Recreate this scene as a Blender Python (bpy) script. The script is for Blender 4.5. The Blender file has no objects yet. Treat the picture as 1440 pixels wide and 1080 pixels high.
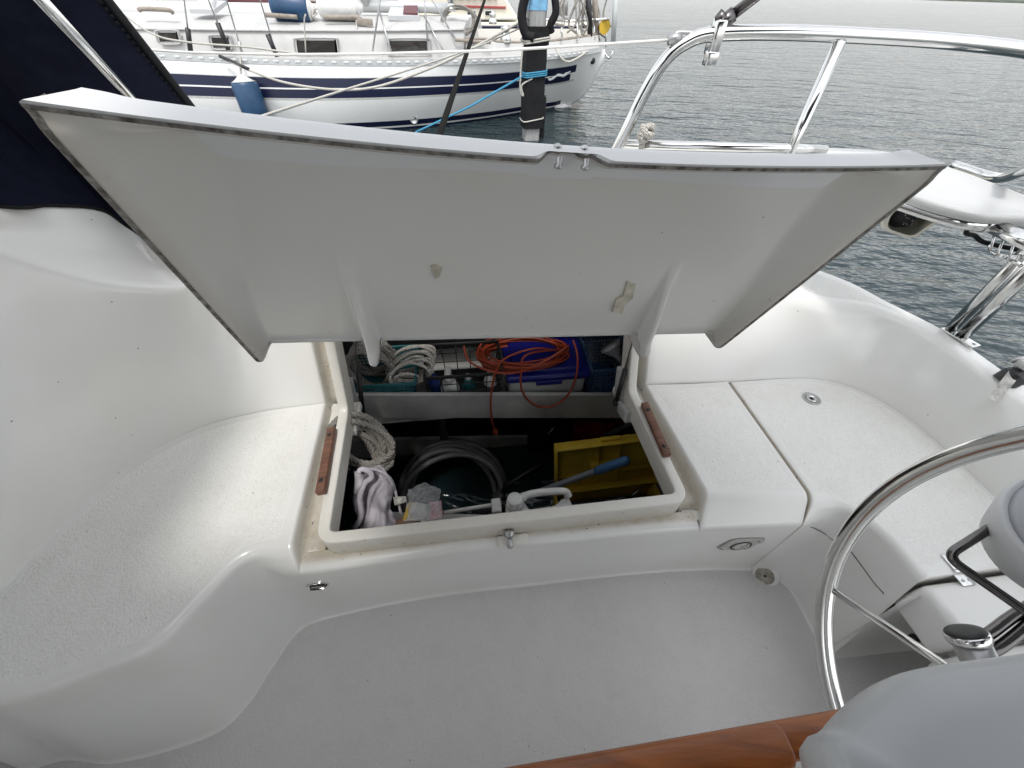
import bpy, bmesh, math, random
from mathutils import Vector as V, Matrix, Quaternion
random.seed(7)
PI = math.pi
sc = bpy.context.scene
COL = sc.collection
def rad(a): return math.radians(a)
# ------------------------------------------------------------------ camera geometry (metres, cockpit sole z = 0)
F0, PITCH, ROLL, HC = 550.0, rad(45.5), rad(1.8), 1.4
cF = V((0, math.cos(PITCH), -math.sin(PITCH)))
_U = V((0, math.sin(PITCH), math.cos(PITCH))); _R = V((1, 0, 0))
cR = _R*math.cos(ROLL) + _U*math.sin(ROLL)
cU = -_R*math.sin(ROLL) + _U*math.cos(ROLL)
CC = V((0, 0, HC))
def ray(x, y): return cR*((x-720)/F0) + cF - cU*((y-540)/F0)
def pz(x, y, z):                # sight line met with the level z
    r = ray(x, y); return CC + r*((z-HC)/r.z)
def py(x, y, Y):                # sight line met with the upright plane y = Y
    r = ray(x, y); return CC + r*(Y/r.y)
def pd(x, y, d): return CC + ray(x, y)*d
WATER = -0.35
cam = bpy.data.cameras.new('camera'); camo = bpy.data.objects.new('camera', cam); COL.objects.link(camo)
cam.sensor_fit = 'HORIZONTAL'; cam.sensor_width = 36; cam.lens = F0/1440*36
cam.clip_start = 0.02; cam.clip_end = 3000
M = Matrix((cR, cU, -cF)).transposed().to_4x4(); M.translation = CC
camo.matrix_world = M; sc.camera = camo
WIN = (9, 9.1, 9, 9.1)
BX0, BX1, BY1 = -.37, 1.62, .33
# ------------------------------------------------------------------ mesh helpers
def mesh_obj(name, verts, faces, mat=None, parent=None, smooth=True, attrs=None, mats=None, fm=None):
    me = bpy.data.meshes.new(name); me.from_pydata([tuple(v) for v in verts], [], faces); me.validate()
    if mats:
        for m in mats: me.materials.append(m)
        if fm: me.polygons.foreach_set('material_index', fm)
    elif mat: me.materials.append(mat)
    if smooth: me.polygons.foreach_set('use_smooth', [True]*len(me.polygons))
    if attrs:
        for k, vals in attrs.items():
            a = me.attributes.new(k, 'FLOAT', 'POINT'); a.data.foreach_set('value', vals)
    me.update()
    o = bpy.data.objects.new(name, me); COL.objects.link(o)
    if parent: o.parent = parent; o.matrix_parent_inverse = parent.matrix_world.inverted()
    return o
class MB:
    """collects shapes into one mesh"""
    def __init__(s): s.v = []; s.f = []
    def add(s, v, f):
        n = len(s.v); s.v += [V(q) for q in v]; s.f += [tuple(i+n for i in q) for q in f]; return s
    def grid(s, rows, cu=False, cv=False):
        nr, nc = len(rows), len(rows[0]); v = [q for r in rows for q in r]; f = []
        for i in range(nr if cu else nr-1):
            for j in range(nc if cv else nc-1):
                a, b = i*nc+j, i*nc+(j+1) % nc; c, d = ((i+1) % nr)*nc+(j+1) % nc, ((i+1) % nr)*nc+j
                f.append((a, b, c, d))
        return s.add(v, f)
    def tube(s, pts, r, n=10, closed=False, caps=True, flat=1.0, upv=None):
        pts = [V(p) for p in pts]; m = len(pts)
        rr = r if isinstance(r, (list, tuple)) else [r]*m
        T = []
        for i in range(m):
            a = pts[(i-1) % m] if (closed or i > 0) else pts[i]
            b = pts[(i+1) % m] if (closed or i < m-1) else pts[i]
            t = (b-a); T.append(t.normalized() if t.length > 1e-9 else V((0, 0, 1)))
        up = upv or (V((0, 0, 1)) if abs(T[0].z) < .9 else V((1, 0, 0)))
        nn = (up - T[0]*up.dot(T[0])).normalized(); rows = []
        for i in range(m):
            nn = nn - T[i]*nn.dot(T[i])
            nn = nn.normalized() if nn.length > 1e-6 else T[i].orthogonal().normalized()
            bb = T[i].cross(nn)
            rows.append([pts[i] + (nn*math.cos(2*PI*k/n)*flat + bb*math.sin(2*PI*k/n))*rr[i] for k in range(n)])
        base = len(s.v); s.grid(rows, cu=closed, cv=True)
        if caps and not closed:
            s.f.append(tuple(base+k for k in range(n))[::-1]); e = base+(m-1)*n; s.f.append(tuple(e+k for k in range(n)))
        return s
    def lathe(s, prof, c, ax=(0, 0, 1), n=24, caps=True):
        ax = V(ax).normalized(); x = ax.orthogonal().normalized(); y = ax.cross(x); c = V(c); base = len(s.v)
        rows = [[c + ax*h + (x*math.cos(2*PI*k/n) + y*math.sin(2*PI*k/n))*max(r, 1e-5) for k in range(n)] for r, h in prof]
        s.grid(rows, cv=True)
        if caps:
            s.f.append(tuple(base+k for k in range(n))[::-1]); e = base+(len(prof)-1)*n; s.f.append(tuple(e+k for k in range(n)))
        return s
    def box(s, c, size, rot=None, bev=0.0, seg=2):
        bm = bmesh.new(); bmesh.ops.create_cube(bm, size=1)
        for v in bm.verts: v.co = V((v.co.x*size[0], v.co.y*size[1], v.co.z*size[2]))
        if bev > 0: bmesh.ops.bevel(bm, geom=list(bm.edges), offset=bev, segments=seg, affect='EDGES', profile=.5)
        R = rot if rot is not None else Matrix.Identity(3)
        bm.verts.index_update()
        s.add([R @ v.co + V(c) for v in bm.verts], [[q.index for q in f.verts] for f in bm.faces]); bm.free(); return s
    def prism(s, pts, d):
        """closed outline pts pushed along vector d"""
        n = len(pts); d = V(d); v = [V(p) for p in pts] + [V(p)+d for p in pts]
        f = [tuple(range(n))[::-1], tuple(range(n, 2*n))] + [(i, (i+1) % n, n+(i+1) % n, n+i) for i in range(n)]
        return s.add(v, f)
    def build(s, name, mat, parent=None, smooth=True, **k):
        o = mesh_obj(name, s.v, s.f, mat, parent, smooth, **k); return o
def flat(o):
    for p in o.data.polygons: p.use_smooth = False
    return o
def autosmooth(o, ang=35):
    bm = bmesh.new(); bm.from_mesh(o.data); bmesh.ops.recalc_face_normals(bm, faces=bm.faces)
    for e in bm.edges:
        if len(e.link_faces) == 2: e.smooth = e.calc_face_angle(0) < rad(ang)
    bm.to_mesh(o.data); bm.free()
    return o
def cat(pts, n=8, closed=False):
    """Catmull-Rom through points (tuples or Vectors), n pieces per span"""
    P = [V(p) for p in pts]; m = len(P); out = []
    for i in range(m if closed else m-1):
        if closed: a, b, c, d = P[i-1], P[i], P[(i+1) % m], P[(i+2) % m]
        else:
            b, c = P[i], P[i+1]; a = P[i-1] if i > 0 else b*2-c; d = P[i+2] if i+2 < m else c*2-b
        for k in range(n):
            t = k/n
            out.append(.5*((2*b)+(c-a)*t+(2*a-5*b+4*c-d)*t*t+(3*b-a-3*c+d)*t**3))
    if not closed: out.append(P[-1].copy())
    return out
def roundpoly(P, trims, seg, arc=6):
    """open polyline with its inner corners rounded; seg[i] pieces on span i -> points, span index of each point, fraction"""
    P = [V(p) for p in P]; n = len(P); out = []; tag = []
    st = []
    for i in range(n):
        if i in (0, n-1): st.append((P[i], P[i])); continue
        a, b, c = P[i-1], P[i], P[i+1]
        t = min(trims[i-1], .45*(a-b).length, .45*(c-b).length)
        st.append((b+(a-b).normalized()*t, b+(c-b).normalized()*t))
    for i in range(n-1):
        s, e = st[i][1], st[i+1][0]
        for k in range(seg[i]): out.append(s.lerp(e, k/seg[i])); tag.append((i, k/seg[i]))
        if i+1 < n-1:
            a, b, c = st[i+1][0], P[i+1], st[i+1][1]
            for k in range(arc):
                t = k/arc; out.append(a*(1-t)**2+b*2*t*(1-t)+c*t*t); tag.append((i+.5, t))
    out.append(P[-1].copy()); tag.append((n-2, 1.0))
    return out, tag
def smooth01(a, b, x):
    t = max(0, min(1, (x-a)/(b-a))); return t*t*(3-2*t)
# ------------------------------------------------------------------ things and parts
def tag(o, label=None, category=None, group=None, kind=None):
    if label: o['label'] = label
    if category: o['category'] = category
    if group: o['group'] = group
    if kind: o['kind'] = kind
    return o
def empty(name, loc, label=None, category=None, group=None):
    o = bpy.data.objects.new(name, None); COL.objects.link(o); o.location = loc; o.empty_display_size = .1
    o.matrix_world = Matrix.Translation(V(loc))
    return tag(o, label, category, group)
def copy_tree(o, parent=None):
    c = o.copy(); COL.objects.link(c)
    if parent: c.parent = parent
    for ch in [q for q in bpy.data.objects if q.parent == o]: copy_tree(ch, c)
    return c
# ------------------------------------------------------------------ materials
MATS = {}
def newmat(name):
    m = bpy.data.materials.new(name); m.use_nodes = True; nt = m.node_tree
    b = nt.nodes['Principled BSDF']; MATS[name] = m; return m, nt, b
def N(nt, typ, **kw):
    n = nt.nodes.new(typ)
    for k, v in kw.items():
        if k in n.inputs: n.inputs[k].default_value = v
        else: setattr(n, k, v)
    return n
def simple(name, col, rough=.5, metal=0, coat=0, noise=0.0, nscale=8, bump=0, bscale=200, spec=.5, col2=None, alpha=1, trans=0):
    m, nt, b = newmat(name)
    b.inputs['Base Color'].default_value = (*col, 1); b.inputs['Roughness'].default_value = rough
    b.inputs['Metallic'].default_value = metal; b.inputs['Coat Weight'].default_value = coat; b.inputs['Coat Roughness'].default_value = .08
    b.inputs['Specular IOR Level'].default_value = spec
    b.inputs['Transmission Weight'].default_value = trans; b.inputs['Alpha'].default_value = alpha
    L = nt.links; tc = N(nt, 'ShaderNodeTexCoord')
    if noise > 0 or col2:
        nz = N(nt, 'ShaderNodeTexNoise', Scale=nscale, Detail=6.0, Roughness=.6); L.new(tc.outputs['Object'], nz.inputs['Vector'])
        rp = N(nt, 'ShaderNodeValToRGB'); c2 = col2 or tuple(c*(1-noise) for c in col)
        rp.color_ramp.elements[0].position = .35; rp.color_ramp.elements[1].position = .65
        rp.color_ramp.elements[0].color = (*c2, 1); rp.color_ramp.elements[1].color = (*col, 1)
        L.new(nz.outputs['Fac'], rp.inputs['Fac']); L.new(rp.outputs['Color'], b.inputs['Base Color'])
        mr = N(nt, 'ShaderNodeMapRange'); mr.inputs['To Min'].default_value = min(1, rough*1.25); mr.inputs['To Max'].default_value = rough*.85
        L.new(nz.outputs['Fac'], mr.inputs['Value']); L.new(mr.outputs['Result'], b.inputs['Roughness'])
    if bump > 0:
        n2 = N(nt, 'ShaderNodeTexNoise', Scale=bscale, Detail=3.0); L.new(tc.outputs['Object'], n2.inputs['Vector'])
        bp = N(nt, 'ShaderNodeBump', Strength=bump, Distance=.002); L.new(n2.outputs['Fac'], bp.inputs['Height']); L.new(bp.outputs['Normal'], b.inputs['Normal'])
    return m
def gelcoat(name, col, rough, grit_col=None, stain=.25, scuff=True, pebble=.6, pits=.24):
    """glossy moulded gelcoat; where the mesh attribute 'grip' is 1 it is the pebbled non-slip; 'grime' holds dirt in corners"""
    m, nt, b = newmat(name); L = nt.links
    tc = N(nt, 'ShaderNodeTexCoord'); obj = tc.outputs['Object']
    gr = N(nt, 'ShaderNodeAttribute', attribute_name='grip'); gm = N(nt, 'ShaderNodeAttribute', attribute_name='grime')
    big = N(nt, 'ShaderNodeTexNoise', Scale=2.2, Detail=5.0, Roughness=.55); L.new(obj, big.inputs['Vector'])
    rp = N(nt, 'ShaderNodeValToRGB'); rp.color_ramp.elements[0].position = .30; rp.color_ramp.elements[1].position = .60
    rp.color_ramp.elements[0].color = (col[0]*(1-stain*.20), col[1]*(1-stain*.24), col[2]*(1-stain*.34), 1); rp.color_ramp.elements[1].color = (*col, 1)
    L.new(big.outputs['Fac'], rp.inputs['Fac'])
    g2 = grit_col or (col[0]*1.04, col[1]*1.035, col[2]*1.02)
    mixg = N(nt, 'ShaderNodeMix', data_type='RGBA'); L.new(gr.outputs['Fac'], mixg.inputs['Factor']); L.new(rp.outputs['Color'], mixg.inputs['A'])
    gcol = N(nt, 'ShaderNodeTexNoise', Scale=9, Detail=9.0, Roughness=.78); L.new(obj, gcol.inputs['Vector'])
    gr2 = N(nt, 'ShaderNodeValToRGB'); gr2.color_ramp.elements[0].position = .30; gr2.color_ramp.elements[1].position = .52
    gr2.color_ramp.elements[0].color = (g2[0]*.94, g2[1]*.935, g2[2]*.92, 1); gr2.color_ramp.elements[1].color = (*g2, 1)
    L.new(gcol.outputs['Fac'], gr2.inputs['Fac']); L.new(gr2.outputs['Color'], mixg.inputs['B'])
    cur = mixg.outputs['Result']
    pt_ = N(nt, 'ShaderNodeTexNoise', Scale=190.0, Detail=2.0, Roughness=.6); L.new(obj, pt_.inputs['Vector'])
    pr_ = N(nt, 'ShaderNodeMapRange'); pr_.inputs['From Min'].default_value = .56; pr_.inputs['From Max'].default_value = .72; pr_.inputs['To Max'].default_value = pits; L.new(pt_.outputs['Fac'], pr_.inputs['Value'])
    pm_ = N(nt, 'ShaderNodeMath', operation='MULTIPLY'); L.new(pr_.outputs['Result'], pm_.inputs[0]); L.new(gr.outputs['Fac'], pm_.inputs[1])
    px_ = N(nt, 'ShaderNodeMix', data_type='RGBA'); L.new(pm_.outputs[0], px_.inputs['Factor']); L.new(cur, px_.inputs['A']); px_.inputs['B'].default_value = (col[0]*.35, col[1]*.34, col[2]*.32, 1); cur = px_.outputs['Result']  # random dark speckle over the non-slip
    # tiny black specks of dirt
    vo = N(nt, 'ShaderNodeTexVoronoi', Scale=26.0); L.new(obj, vo.inputs['Vector'])
    vn = N(nt, 'ShaderNodeTexNoise', Scale=60.0, Detail=2.0); L.new(obj, vn.inputs['Vector'])
    ad = N(nt, 'ShaderNodeMath', operation='MULTIPLY_ADD'); ad.inputs[1].default_value = .12; L.new(vn.outputs['Fac'], ad.inputs[0]); L.new(vo.outputs['Distance'], ad.inputs[2])
    lt = N(nt, 'ShaderNodeMath', operation='LESS_THAN'); lt.inputs[1].default_value = .098; L.new(ad.outputs[0], lt.inputs[0])
    sep = N(nt, 'ShaderNodeSeparateColor'); L.new(vo.outputs['Color'], sep.inputs[0])
    gt = N(nt, 'ShaderNodeMath', operation='GREATER_THAN'); gt.inputs[1].default_value = .62; L.new(sep.outputs[0], gt.inputs[0])
    mu = N(nt, 'ShaderNodeMath', operation='MULTIPLY'); L.new(lt.outputs[0], mu.inputs[0]); L.new(gt.outputs[0], mu.inputs[1])
    mu2 = N(nt, 'ShaderNodeMath', operation='MULTIPLY'); mu2.inputs[1].default_value = .75; L.new(mu.outputs[0], mu2.inputs[0])
    mxs = N(nt, 'ShaderNodeMix', data_type='RGBA'); L.new(mu2.outputs[0], mxs.inputs['Factor']); L.new(cur, mxs.inputs['A']); mxs.inputs['B'].default_value = (.07, .06, .05, 1); cur = mxs.outputs['Result']
    if scuff:   # faint long scratches and rub marks
        mp = N(nt, 'ShaderNodeMapping'); mp.inputs['Scale'].default_value = (9, 2.2, 3); mp.inputs['Rotation'].default_value = (.3, .5, .9); L.new(obj, mp.inputs['Vector'])
        sn = N(nt, 'ShaderNodeTexNoise', Scale=2.2, Detail=9.0, Roughness=.75, Distortion=1.3); L.new(mp.outputs[0], sn.inputs['Vector'])
        sr = N(nt, 'ShaderNodeValToRGB'); e = sr.color_ramp.elements; e[0].position = .62; e[1].position = .80; e[0].color = (0, 0, 0, 1); e[1].color = (.11, .11, .11, 1); L.new(sn.outputs['Fac'], sr.inputs['Fac'])
        mx = N(nt, 'ShaderNodeMix', data_type='RGBA'); L.new(sr.outputs['Color'], mx.inputs['Factor']); L.new(cur, mx.inputs['A']); mx.inputs['B'].default_value = (.33, .29, .23, 1); cur = mx.outputs['Result']
    # grime
    gn = N(nt, 'ShaderNodeTexNoise', Scale=22.0, Detail=8.0, Roughness=.75); L.new(obj, gn.inputs['Vector'])
    ga = N(nt, 'ShaderNodeMath', operation='ADD'); ga.inputs[1].default_value = .10; L.new(gn.outputs['Fac'], ga.inputs[0])
    gmul = N(nt, 'ShaderNodeMath', operation='MULTIPLY', use_clamp=True); L.new(gm.outputs['Fac'], gmul.inputs[0]); L.new(ga.outputs[0], gmul.inputs[1])
    mg = N(nt, 'ShaderNodeMix', data_type='RGBA'); L.new(gmul.outputs[0], mg.inputs['Factor']); L.new(cur, mg.inputs['A']); mg.inputs['B'].default_value = (.34, .27, .16, 1); cur = mg.outputs['Result']
    gs = N(nt, 'ShaderNodeTexNoise', Scale=90.0, Detail=3.0); L.new(obj, gs.inputs['Vector'])
    g3 = N(nt, 'ShaderNodeMath', operation='GREATER_THAN'); g3.inputs[1].default_value = .69; L.new(gs.outputs['Fac'], g3.inputs[0])
    g4 = N(nt, 'ShaderNodeMath', operation='MULTIPLY'); L.new(g3.outputs[0], g4.inputs[0]); L.new(gmul.outputs[0], g4.inputs[1])
    g5 = N(nt, 'ShaderNodeMath', operation='MULTIPLY', use_clamp=True); g5.inputs[1].default_value = 1.5; L.new(g4.outputs[0], g5.inputs[0])
    mh = N(nt, 'ShaderNodeMix', data_type='RGBA'); L.new(g5.outputs[0], mh.inputs['Factor']); L.new(cur, mh.inputs['A']); mh.inputs['B'].default_value = (.06, .05, .04, 1); cur = mh.outputs['Result']
    L.new(cur, b.inputs['Base Color'])
    rn = N(nt, 'ShaderNodeMapRange'); rn.inputs['To Min'].default_value = rough*1.5; rn.inputs['To Max'].default_value = rough*.8; L.new(big.outputs['Fac'], rn.inputs['Value'])
    rm = N(nt, 'ShaderNodeMix', data_type='FLOAT'); L.new(gr.outputs['Fac'], rm.inputs['Factor']); L.new(rn.outputs['Result'], rm.inputs['A']); rm.inputs['B'].default_value = .62
    L.new(rm.outputs['Result'], b.inputs['Roughness'])
    # pebbles of the non-slip, as bump
    pv = N(nt, 'ShaderNodeTexVoronoi', Scale=185.0, feature='F1'); L.new(obj, pv.inputs['Vector'])
    pn = N(nt, 'ShaderNodeTexNoise', Scale=150.0, Detail=4.0, Roughness=.75); L.new(obj, pn.inputs['Vector'])
    pa = N(nt, 'ShaderNodeMath', operation='SUBTRACT'); L.new(pn.outputs['Fac'], pa.inputs[0]); L.new(pv.outputs['Distance'], pa.inputs[1])
    ph = N(nt, 'ShaderNodeMath', operation='MULTIPLY'); L.new(pa.outputs[0], ph.inputs[0]); L.new(gr.outputs['Fac'], ph.inputs[1])
    b1 = N(nt, 'ShaderNodeBump', Strength=pebble, Distance=.0035); L.new(ph.outputs[0], b1.inputs['Height'])
    wv = N(nt, 'ShaderNodeTexNoise', Scale=7.0, Detail=2.0); L.new(obj, wv.inputs['Vector'])
    b2 = N(nt, 'ShaderNodeBump', Strength=.05, Distance=.006); L.new(wv.outputs['Fac'], b2.inputs['Height']); L.new(b1.outputs['Normal'], b2.inputs['Normal'])
    L.new(b2.outputs['Normal'], b.inputs['Normal'])
    return m
G_WHITE = gelcoat('white_gelcoat', (.77, .77, .75), .16)
G_LID = gelcoat('lid_gelcoat', (.695, .69, .67), .18, stain=.25)
G_SHINE = gelcoat('lid_shine', (.72, .73, .74), .07, stain=.1, scuff=False)
G_SOLE = gelcoat('sole_gelcoat', (.55, .54, .54), .4, grit_col=(.61, .595, .585), stain=.3, pebble=.45, pits=.2)
G_RIM = gelcoat('rim_gelcoat', (.74, .73, .69), .3, stain=.4)
STEEL = simple('polished_steel', (.74, .74, .73), .13, 1, noise=.12, nscale=6)
STEEL_DULL = simple('dull_steel', (.5, .5, .5), .35, 1, noise=.2, nscale=14)
NAVY = simple('navy_canvas', (.006, .008, .022), .85, noise=.25, nscale=30, bump=.4, bscale=900, spec=.2)
BLACK = simple('black_plastic', (.012, .012, .013), .45, bump=.1)
RUBBER = simple('black_rubber', (.012, .012, .013), .75, noise=.3, bump=.4, bscale=120, spec=.25)
def wood(name, c1, c2, rough, coat, axis=0, scale=9):
    m, nt, b = newmat(name); L = nt.links; tc = N(nt, 'ShaderNodeTexCoord')
    mp = N(nt, 'ShaderNodeMapping'); s = [7.0]*3; s[axis] = .8; mp.inputs['Scale'].default_value = s; L.new(tc.outputs['Object'], mp.inputs['Vector'])
    nz = N(nt, 'ShaderNodeTexNoise', Scale=scale, Detail=8.0, Roughness=.65, Distortion=.6); L.new(mp.outputs[0], nz.inputs['Vector'])
    rp = N(nt, 'ShaderNodeValToRGB'); rp.color_ramp.elements[0].position = .3; rp.color_ramp.elements[1].position = .7
    rp.color_ramp.elements[0].color = (*c1, 1); rp.color_ramp.elements[1].color = (*c2, 1); L.new(nz.outputs['Fac'], rp.inputs['Fac'])
    L.new(rp.outputs['Color'], b.inputs['Base Color']); b.inputs['Roughness'].default_value = rough; b.inputs['Coat Weight'].default_value = coat; b.inputs['Coat Roughness'].default_value = .1
    bp = N(nt, 'ShaderNodeBump', Strength=.25, Distance=.002); L.new(nz.outputs['Fac'], bp.inputs['Height']); L.new(bp.outputs['Normal'], b.inputs['Normal'])
    return m
TEAK_VARN = wood('varnished_teak', (.15, .036, .004), (.40, .115, .014), .4, .2)
TEAK_RAW = wood('worn_teak', (.075, .03, .018), (.22, .10, .06), .6, .1, axis=1)
WORN = simple('worn_laminate_edge', (.30, .29, .27), .7, noise=.55, nscale=70, bump=.6, bscale=260, col2=(.07, .06, .05))
# ================================================================== OUR SAILBOAT: cockpit
boat = empty('sailboat', (0, 0, 0), 'white sailboat with the open cockpit locker, steering wheel and chrome stern rail in the foreground', 'sailboat')
FL, FR, BR, BL = pz(452, 757, .44), pz(962, 699, .44), pz(889, 549, .44), pz(483, 577, .44)
uD = ((FR-FL).normalized() + (BR-BL).normalized()).normalized(); uD.z = 0; uD.normalize()
vD = V((-uD.y, uD.x, 0))
BACK_N = (-vD*.93 + V((0, 0, .37))).normalized()          # face of the backrest
ZS = .42
def section(keys, trims, seg, n=10, gripspan=None, gripm=.03, ends=(.03, .03), pre=0, post=0):
    """keys: list of key curves (each a list of points, one per station) -> rows, grip, grime"""
    cs = [cat(k, n) for k in keys]; cs = [c[n*pre:len(c)-n*post] for c in cs]; rows = []; tags = []
    for i in range(len(cs[0])):
        r, t = roundpoly([c[i] for c in cs], trims, seg); rows.append(r); tags.append(t)
    grip = []; 
    nS = len(rows)
    for i, (r, t) in enumerate(zip(rows, tags)):
        for j, (q, tt) in enumerate(zip(r, t)):
            g = 0.0
            if gripspan is not None and tt[0] == gripspan:
                a = cs[gripspan][i]; b = cs[gripspan+1][i]; d = min((q-a).length, (q-b).length)
                d0 = (q-rows[0][j]).length; d1 = (q-rows[-1][j]).length
                g = smooth01(gripm, gripm+.006, d)*(smooth01(ends[0], ends[0]+.006, d0) if ends[0] else 1)*(smooth01(ends[1], ends[1]+.006, d1) if ends[1] else 1)
            grip.append(g)
    return cs, rows, grip
def W(z): return lambda p: pz(p[0], p[1], z)
# ---- port-hand (forward) bench: floor line, seat edge, seat back line
LB = [V((-1.19, -.03, 0)), V((-1.10, -.005, 0))] + [pz(*p, 0) for p in [(172, 1068), (300, 1030), (352, 985), (385, 935), (428, 880), (500, 858)]]
LC = [V((-1.19, .05, ZS)), V((-1.09, .072, ZS))] + [pz(*p, ZS) for p in [(0, 985), (120, 946), (214, 908), (283, 842), (342, 785), (405, 770)]]
LD = [V((-1.19, .13, ZS)), pz(0, 832, ZS)] + [pz(*p, ZS) for p in [(55, 772), (108, 720), (195, 646), (280, 602), (362, 580), (455, 567)]]
def ext(p, q, k=.6): return p + (p-q)*k
CB_ = [pz(*p, 0) for p in [(570, 844), (640, 833), (720, 824), (800, 815), (880, 806)]]
outr = [pz(*p, .365) for p in [(419, 806), (560, 787), (640, 775), (720, 767), (800, 760), (880, 752), (985, 744)]]
LM = [b.lerp(c, .87) for b, c in zip(LB, LC)]; LM[-1] = pz(419, 806, .365)
kB, kM, kC, kD = LB + [CB_[0]], LM + [outr[1]], LC + [ext(LC[-1], LC[-2])], LD + [ext(LD[-1], LD[-2])]
cs, rows, grip = section([[p+V((0, -.03, -.006)) for p in kB], kB, kM, kC, kD], [.035, .02, .028], [2, 8, 3, 60], n=14, gripspan=3, gripm=.026, ends=(0, .022), post=1)
def roll_down(rows, grip, u, drop, wfun):
    last = rows[-1]; grime = [0.0]*len(grip)
    for du, dn, gm in ((.002, .0008, .0), (.005, .004, .1), (.0075, .009, .25), (.011, .03, .5), (.016, .046, .9), (.026, .05, 1.0), (.07, .05, 1.0)):
        rows.append([p + u*du*wfun(p) + drop(p)*dn*wfun(p) for p in last]); grip += [0.0]*len(last); grime += [gm*wfun(p) for p in last]
    return grime
wz = lambda p: smooth01(.355, .40, p.z)
grime = roll_down(rows, grip, uD, lambda p: V((0, 0, -1)), wz)
MB().grid(rows).build('bench', G_WHITE, boat, attrs={'grip': grip, 'grime': grime})
# ---- starboard bench between the locker and the seam
RB = [pz(*p, 0) for p in [(950, 801), (1000, 799), (1055, 800)]]
RC = [pz(*p, ZS) for p in [(998, 694), (1070, 696), (1137, 697)]]
RD = [pz(*p, ZS) for p in [(910, 541), (965, 540), (1023, 537)]]
RM = [pz(*p, .365) for p in [(985, 744), (1058, 741), (1127, 738)]]
kB, kM, kC, kD = [CB_[-1]] + RB, [outr[-2]] + RM, [ext(RC[0], RC[1])] + RC, [ext(RD[0], RD[1])] + RD
cs, rows, grip = section([[p+V((0, -.03, -.006)) for p in kB], kB, kM, kC, kD], [.035, .012, .02], [2, 8, 3, 50], n=14, gripspan=3, gripm=.022, ends=(.022, .02), pre=1)
rows = rows[::-1]; nC = len(rows[0]); grip = [g for i in range(len(rows)-1, -1, -1) for g in grip[i*nC:(i+1)*nC]]
# the end at the seam turns down a little
seam = [[p + uD*d + V((0, 0, -h*wz(p))) for p in rows[0]] for d, h in ((.004, .05), (.004, .012), (.0025, .003))]
rows = seam + rows; grip = [0.0]*(3*nC) + grip
grime = roll_down(rows, grip, -uD, lambda p: V((0, 0, -1)), wz); grime[:3*nC] = [.8]*(3*nC)
MB().grid(rows).build('bench', G_WHITE, boat, attrs={'grip': grip, 'grime': grime})
# ---- helm seat aft of the seam
HB = [pz(*p, 0) for p in [(1055, 800), (1092, 815), (1114, 832), (1136, 872), (1164, 924)]]
HC_ = [pz(*p, ZS) for p in [(1145, 698), (1188, 712), (1228, 737), (1262, 768), (1298, 812)]]
HD = [pz(*p, ZS) for p in [(1029, 537), (1150, 533), (1232, 560), (1318, 622)]] + [pz(1398, 700, ZS), ]
HD[-1] = HC_[-1] + uD*.385
HM = [b.lerp(c, .87) for b, c in zip(HB, HC_)]; HM[0] = pz(1131, 738, .365)
cs, rows, grip = section([[p+V((-.03, -.0, -.006)) for p in HB], HB, HM, HC_, HD], [.035, .02, .026], [2, 8, 3, 56], n=12, gripspan=3, gripm=.02, ends=(.016, .022))
n0 = len(rows[0])
seam = [[p - uD*d + V((0, 0, -h*wz(p))) for p in rows[0]] for d, h in ((.004, .05), (.004, .012), (.0025, .003))]
rows = seam + rows; grip = [0.0]*(3*n0) + grip; grime = [.8]*(3*n0) + [0.0]*(len(grip)-3*n0)
last = rows[-1]
for d, h in ((.002, .002), (.003, .008), (.003, .09)):
    rows.append([p - vD*d + V((0, 0, -h*smooth01(.2, .4, p.z))) for p in last]); grip += [0.0]*n0; grime += [.3]*n0
MB().grid(rows).build('helm_seat', G_WHITE, boat, attrs={'grip': grip, 'grime': grime})
# ---- coamings (backrests) and side decks
def grp(rows, cond): return [1.0 if cond(p) else 0.0 for r in rows for p in r]
dn = V((0, 0, -.02))
LE = [None, pz(0, 352, 1.0)] + [pz(60, 374, .955), pz(120, 392, .91), pz(185, 402, .87), pz(255, 403, .835)]
LE += [LD[6] + vD*.175 + V((0, 0, .395)), LD[7] + vD*.175 + V((0, 0, .39))]
LE[0] = LE[1] + (LE[1]-LE[2])*1.6
LK = [None, pz(0, 294, 1.06), pz(70, 292, 1.035), pz(142, 298, .995), pz(192, 332, .93), pz(262, 372, .87)] + [LE[6]+vD*.2+V((0, 0, .015)), LE[7]+vD*.2+V((0, 0, .01))]
LK[0] = LK[1] + (LK[1]-LK[2])*1.6
LV = [e.lerp(k, .5) + V((.0, .035, -.022)) for e, k in zip(LE, LK)]
LG = [p + V((0, .55, -.10)) for p in LK]
LH = [p + V((0, .1, -1.1)) for p in LG]
mid = [d.lerp(e, .5) + V((.0, .0, 0)) - (vD*.03) for d, e in zip(LD, LE)]
cs, rows, grip = section([[p+V((0, 0, -.03)) for p in LD], LD, LE, LV, LK, LG, LH], [.05, .022, .04, .03, .05], [2, 26, 8, 8, 8, 6], n=12)
grip = [0.0]*len(grip)
grime = roll_down(rows, grip, uD, lambda p: -BACK_N if p.y < LE[-1].y+.05 else V((0, 0, -1)), lambda p: 1.0 if p.z > .3 else 0.0)
MB().grid(rows).build('coaming', G_WHITE, boat, attrs={'grip': grip, 'grime': grime})
RDk = [RD[0], RD[2], HD[1], HD[2], HD[3], HD[4], HD[4]+V((.05, -.25, 0)), HD[4]+V((.08, -.7, 0))]
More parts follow.
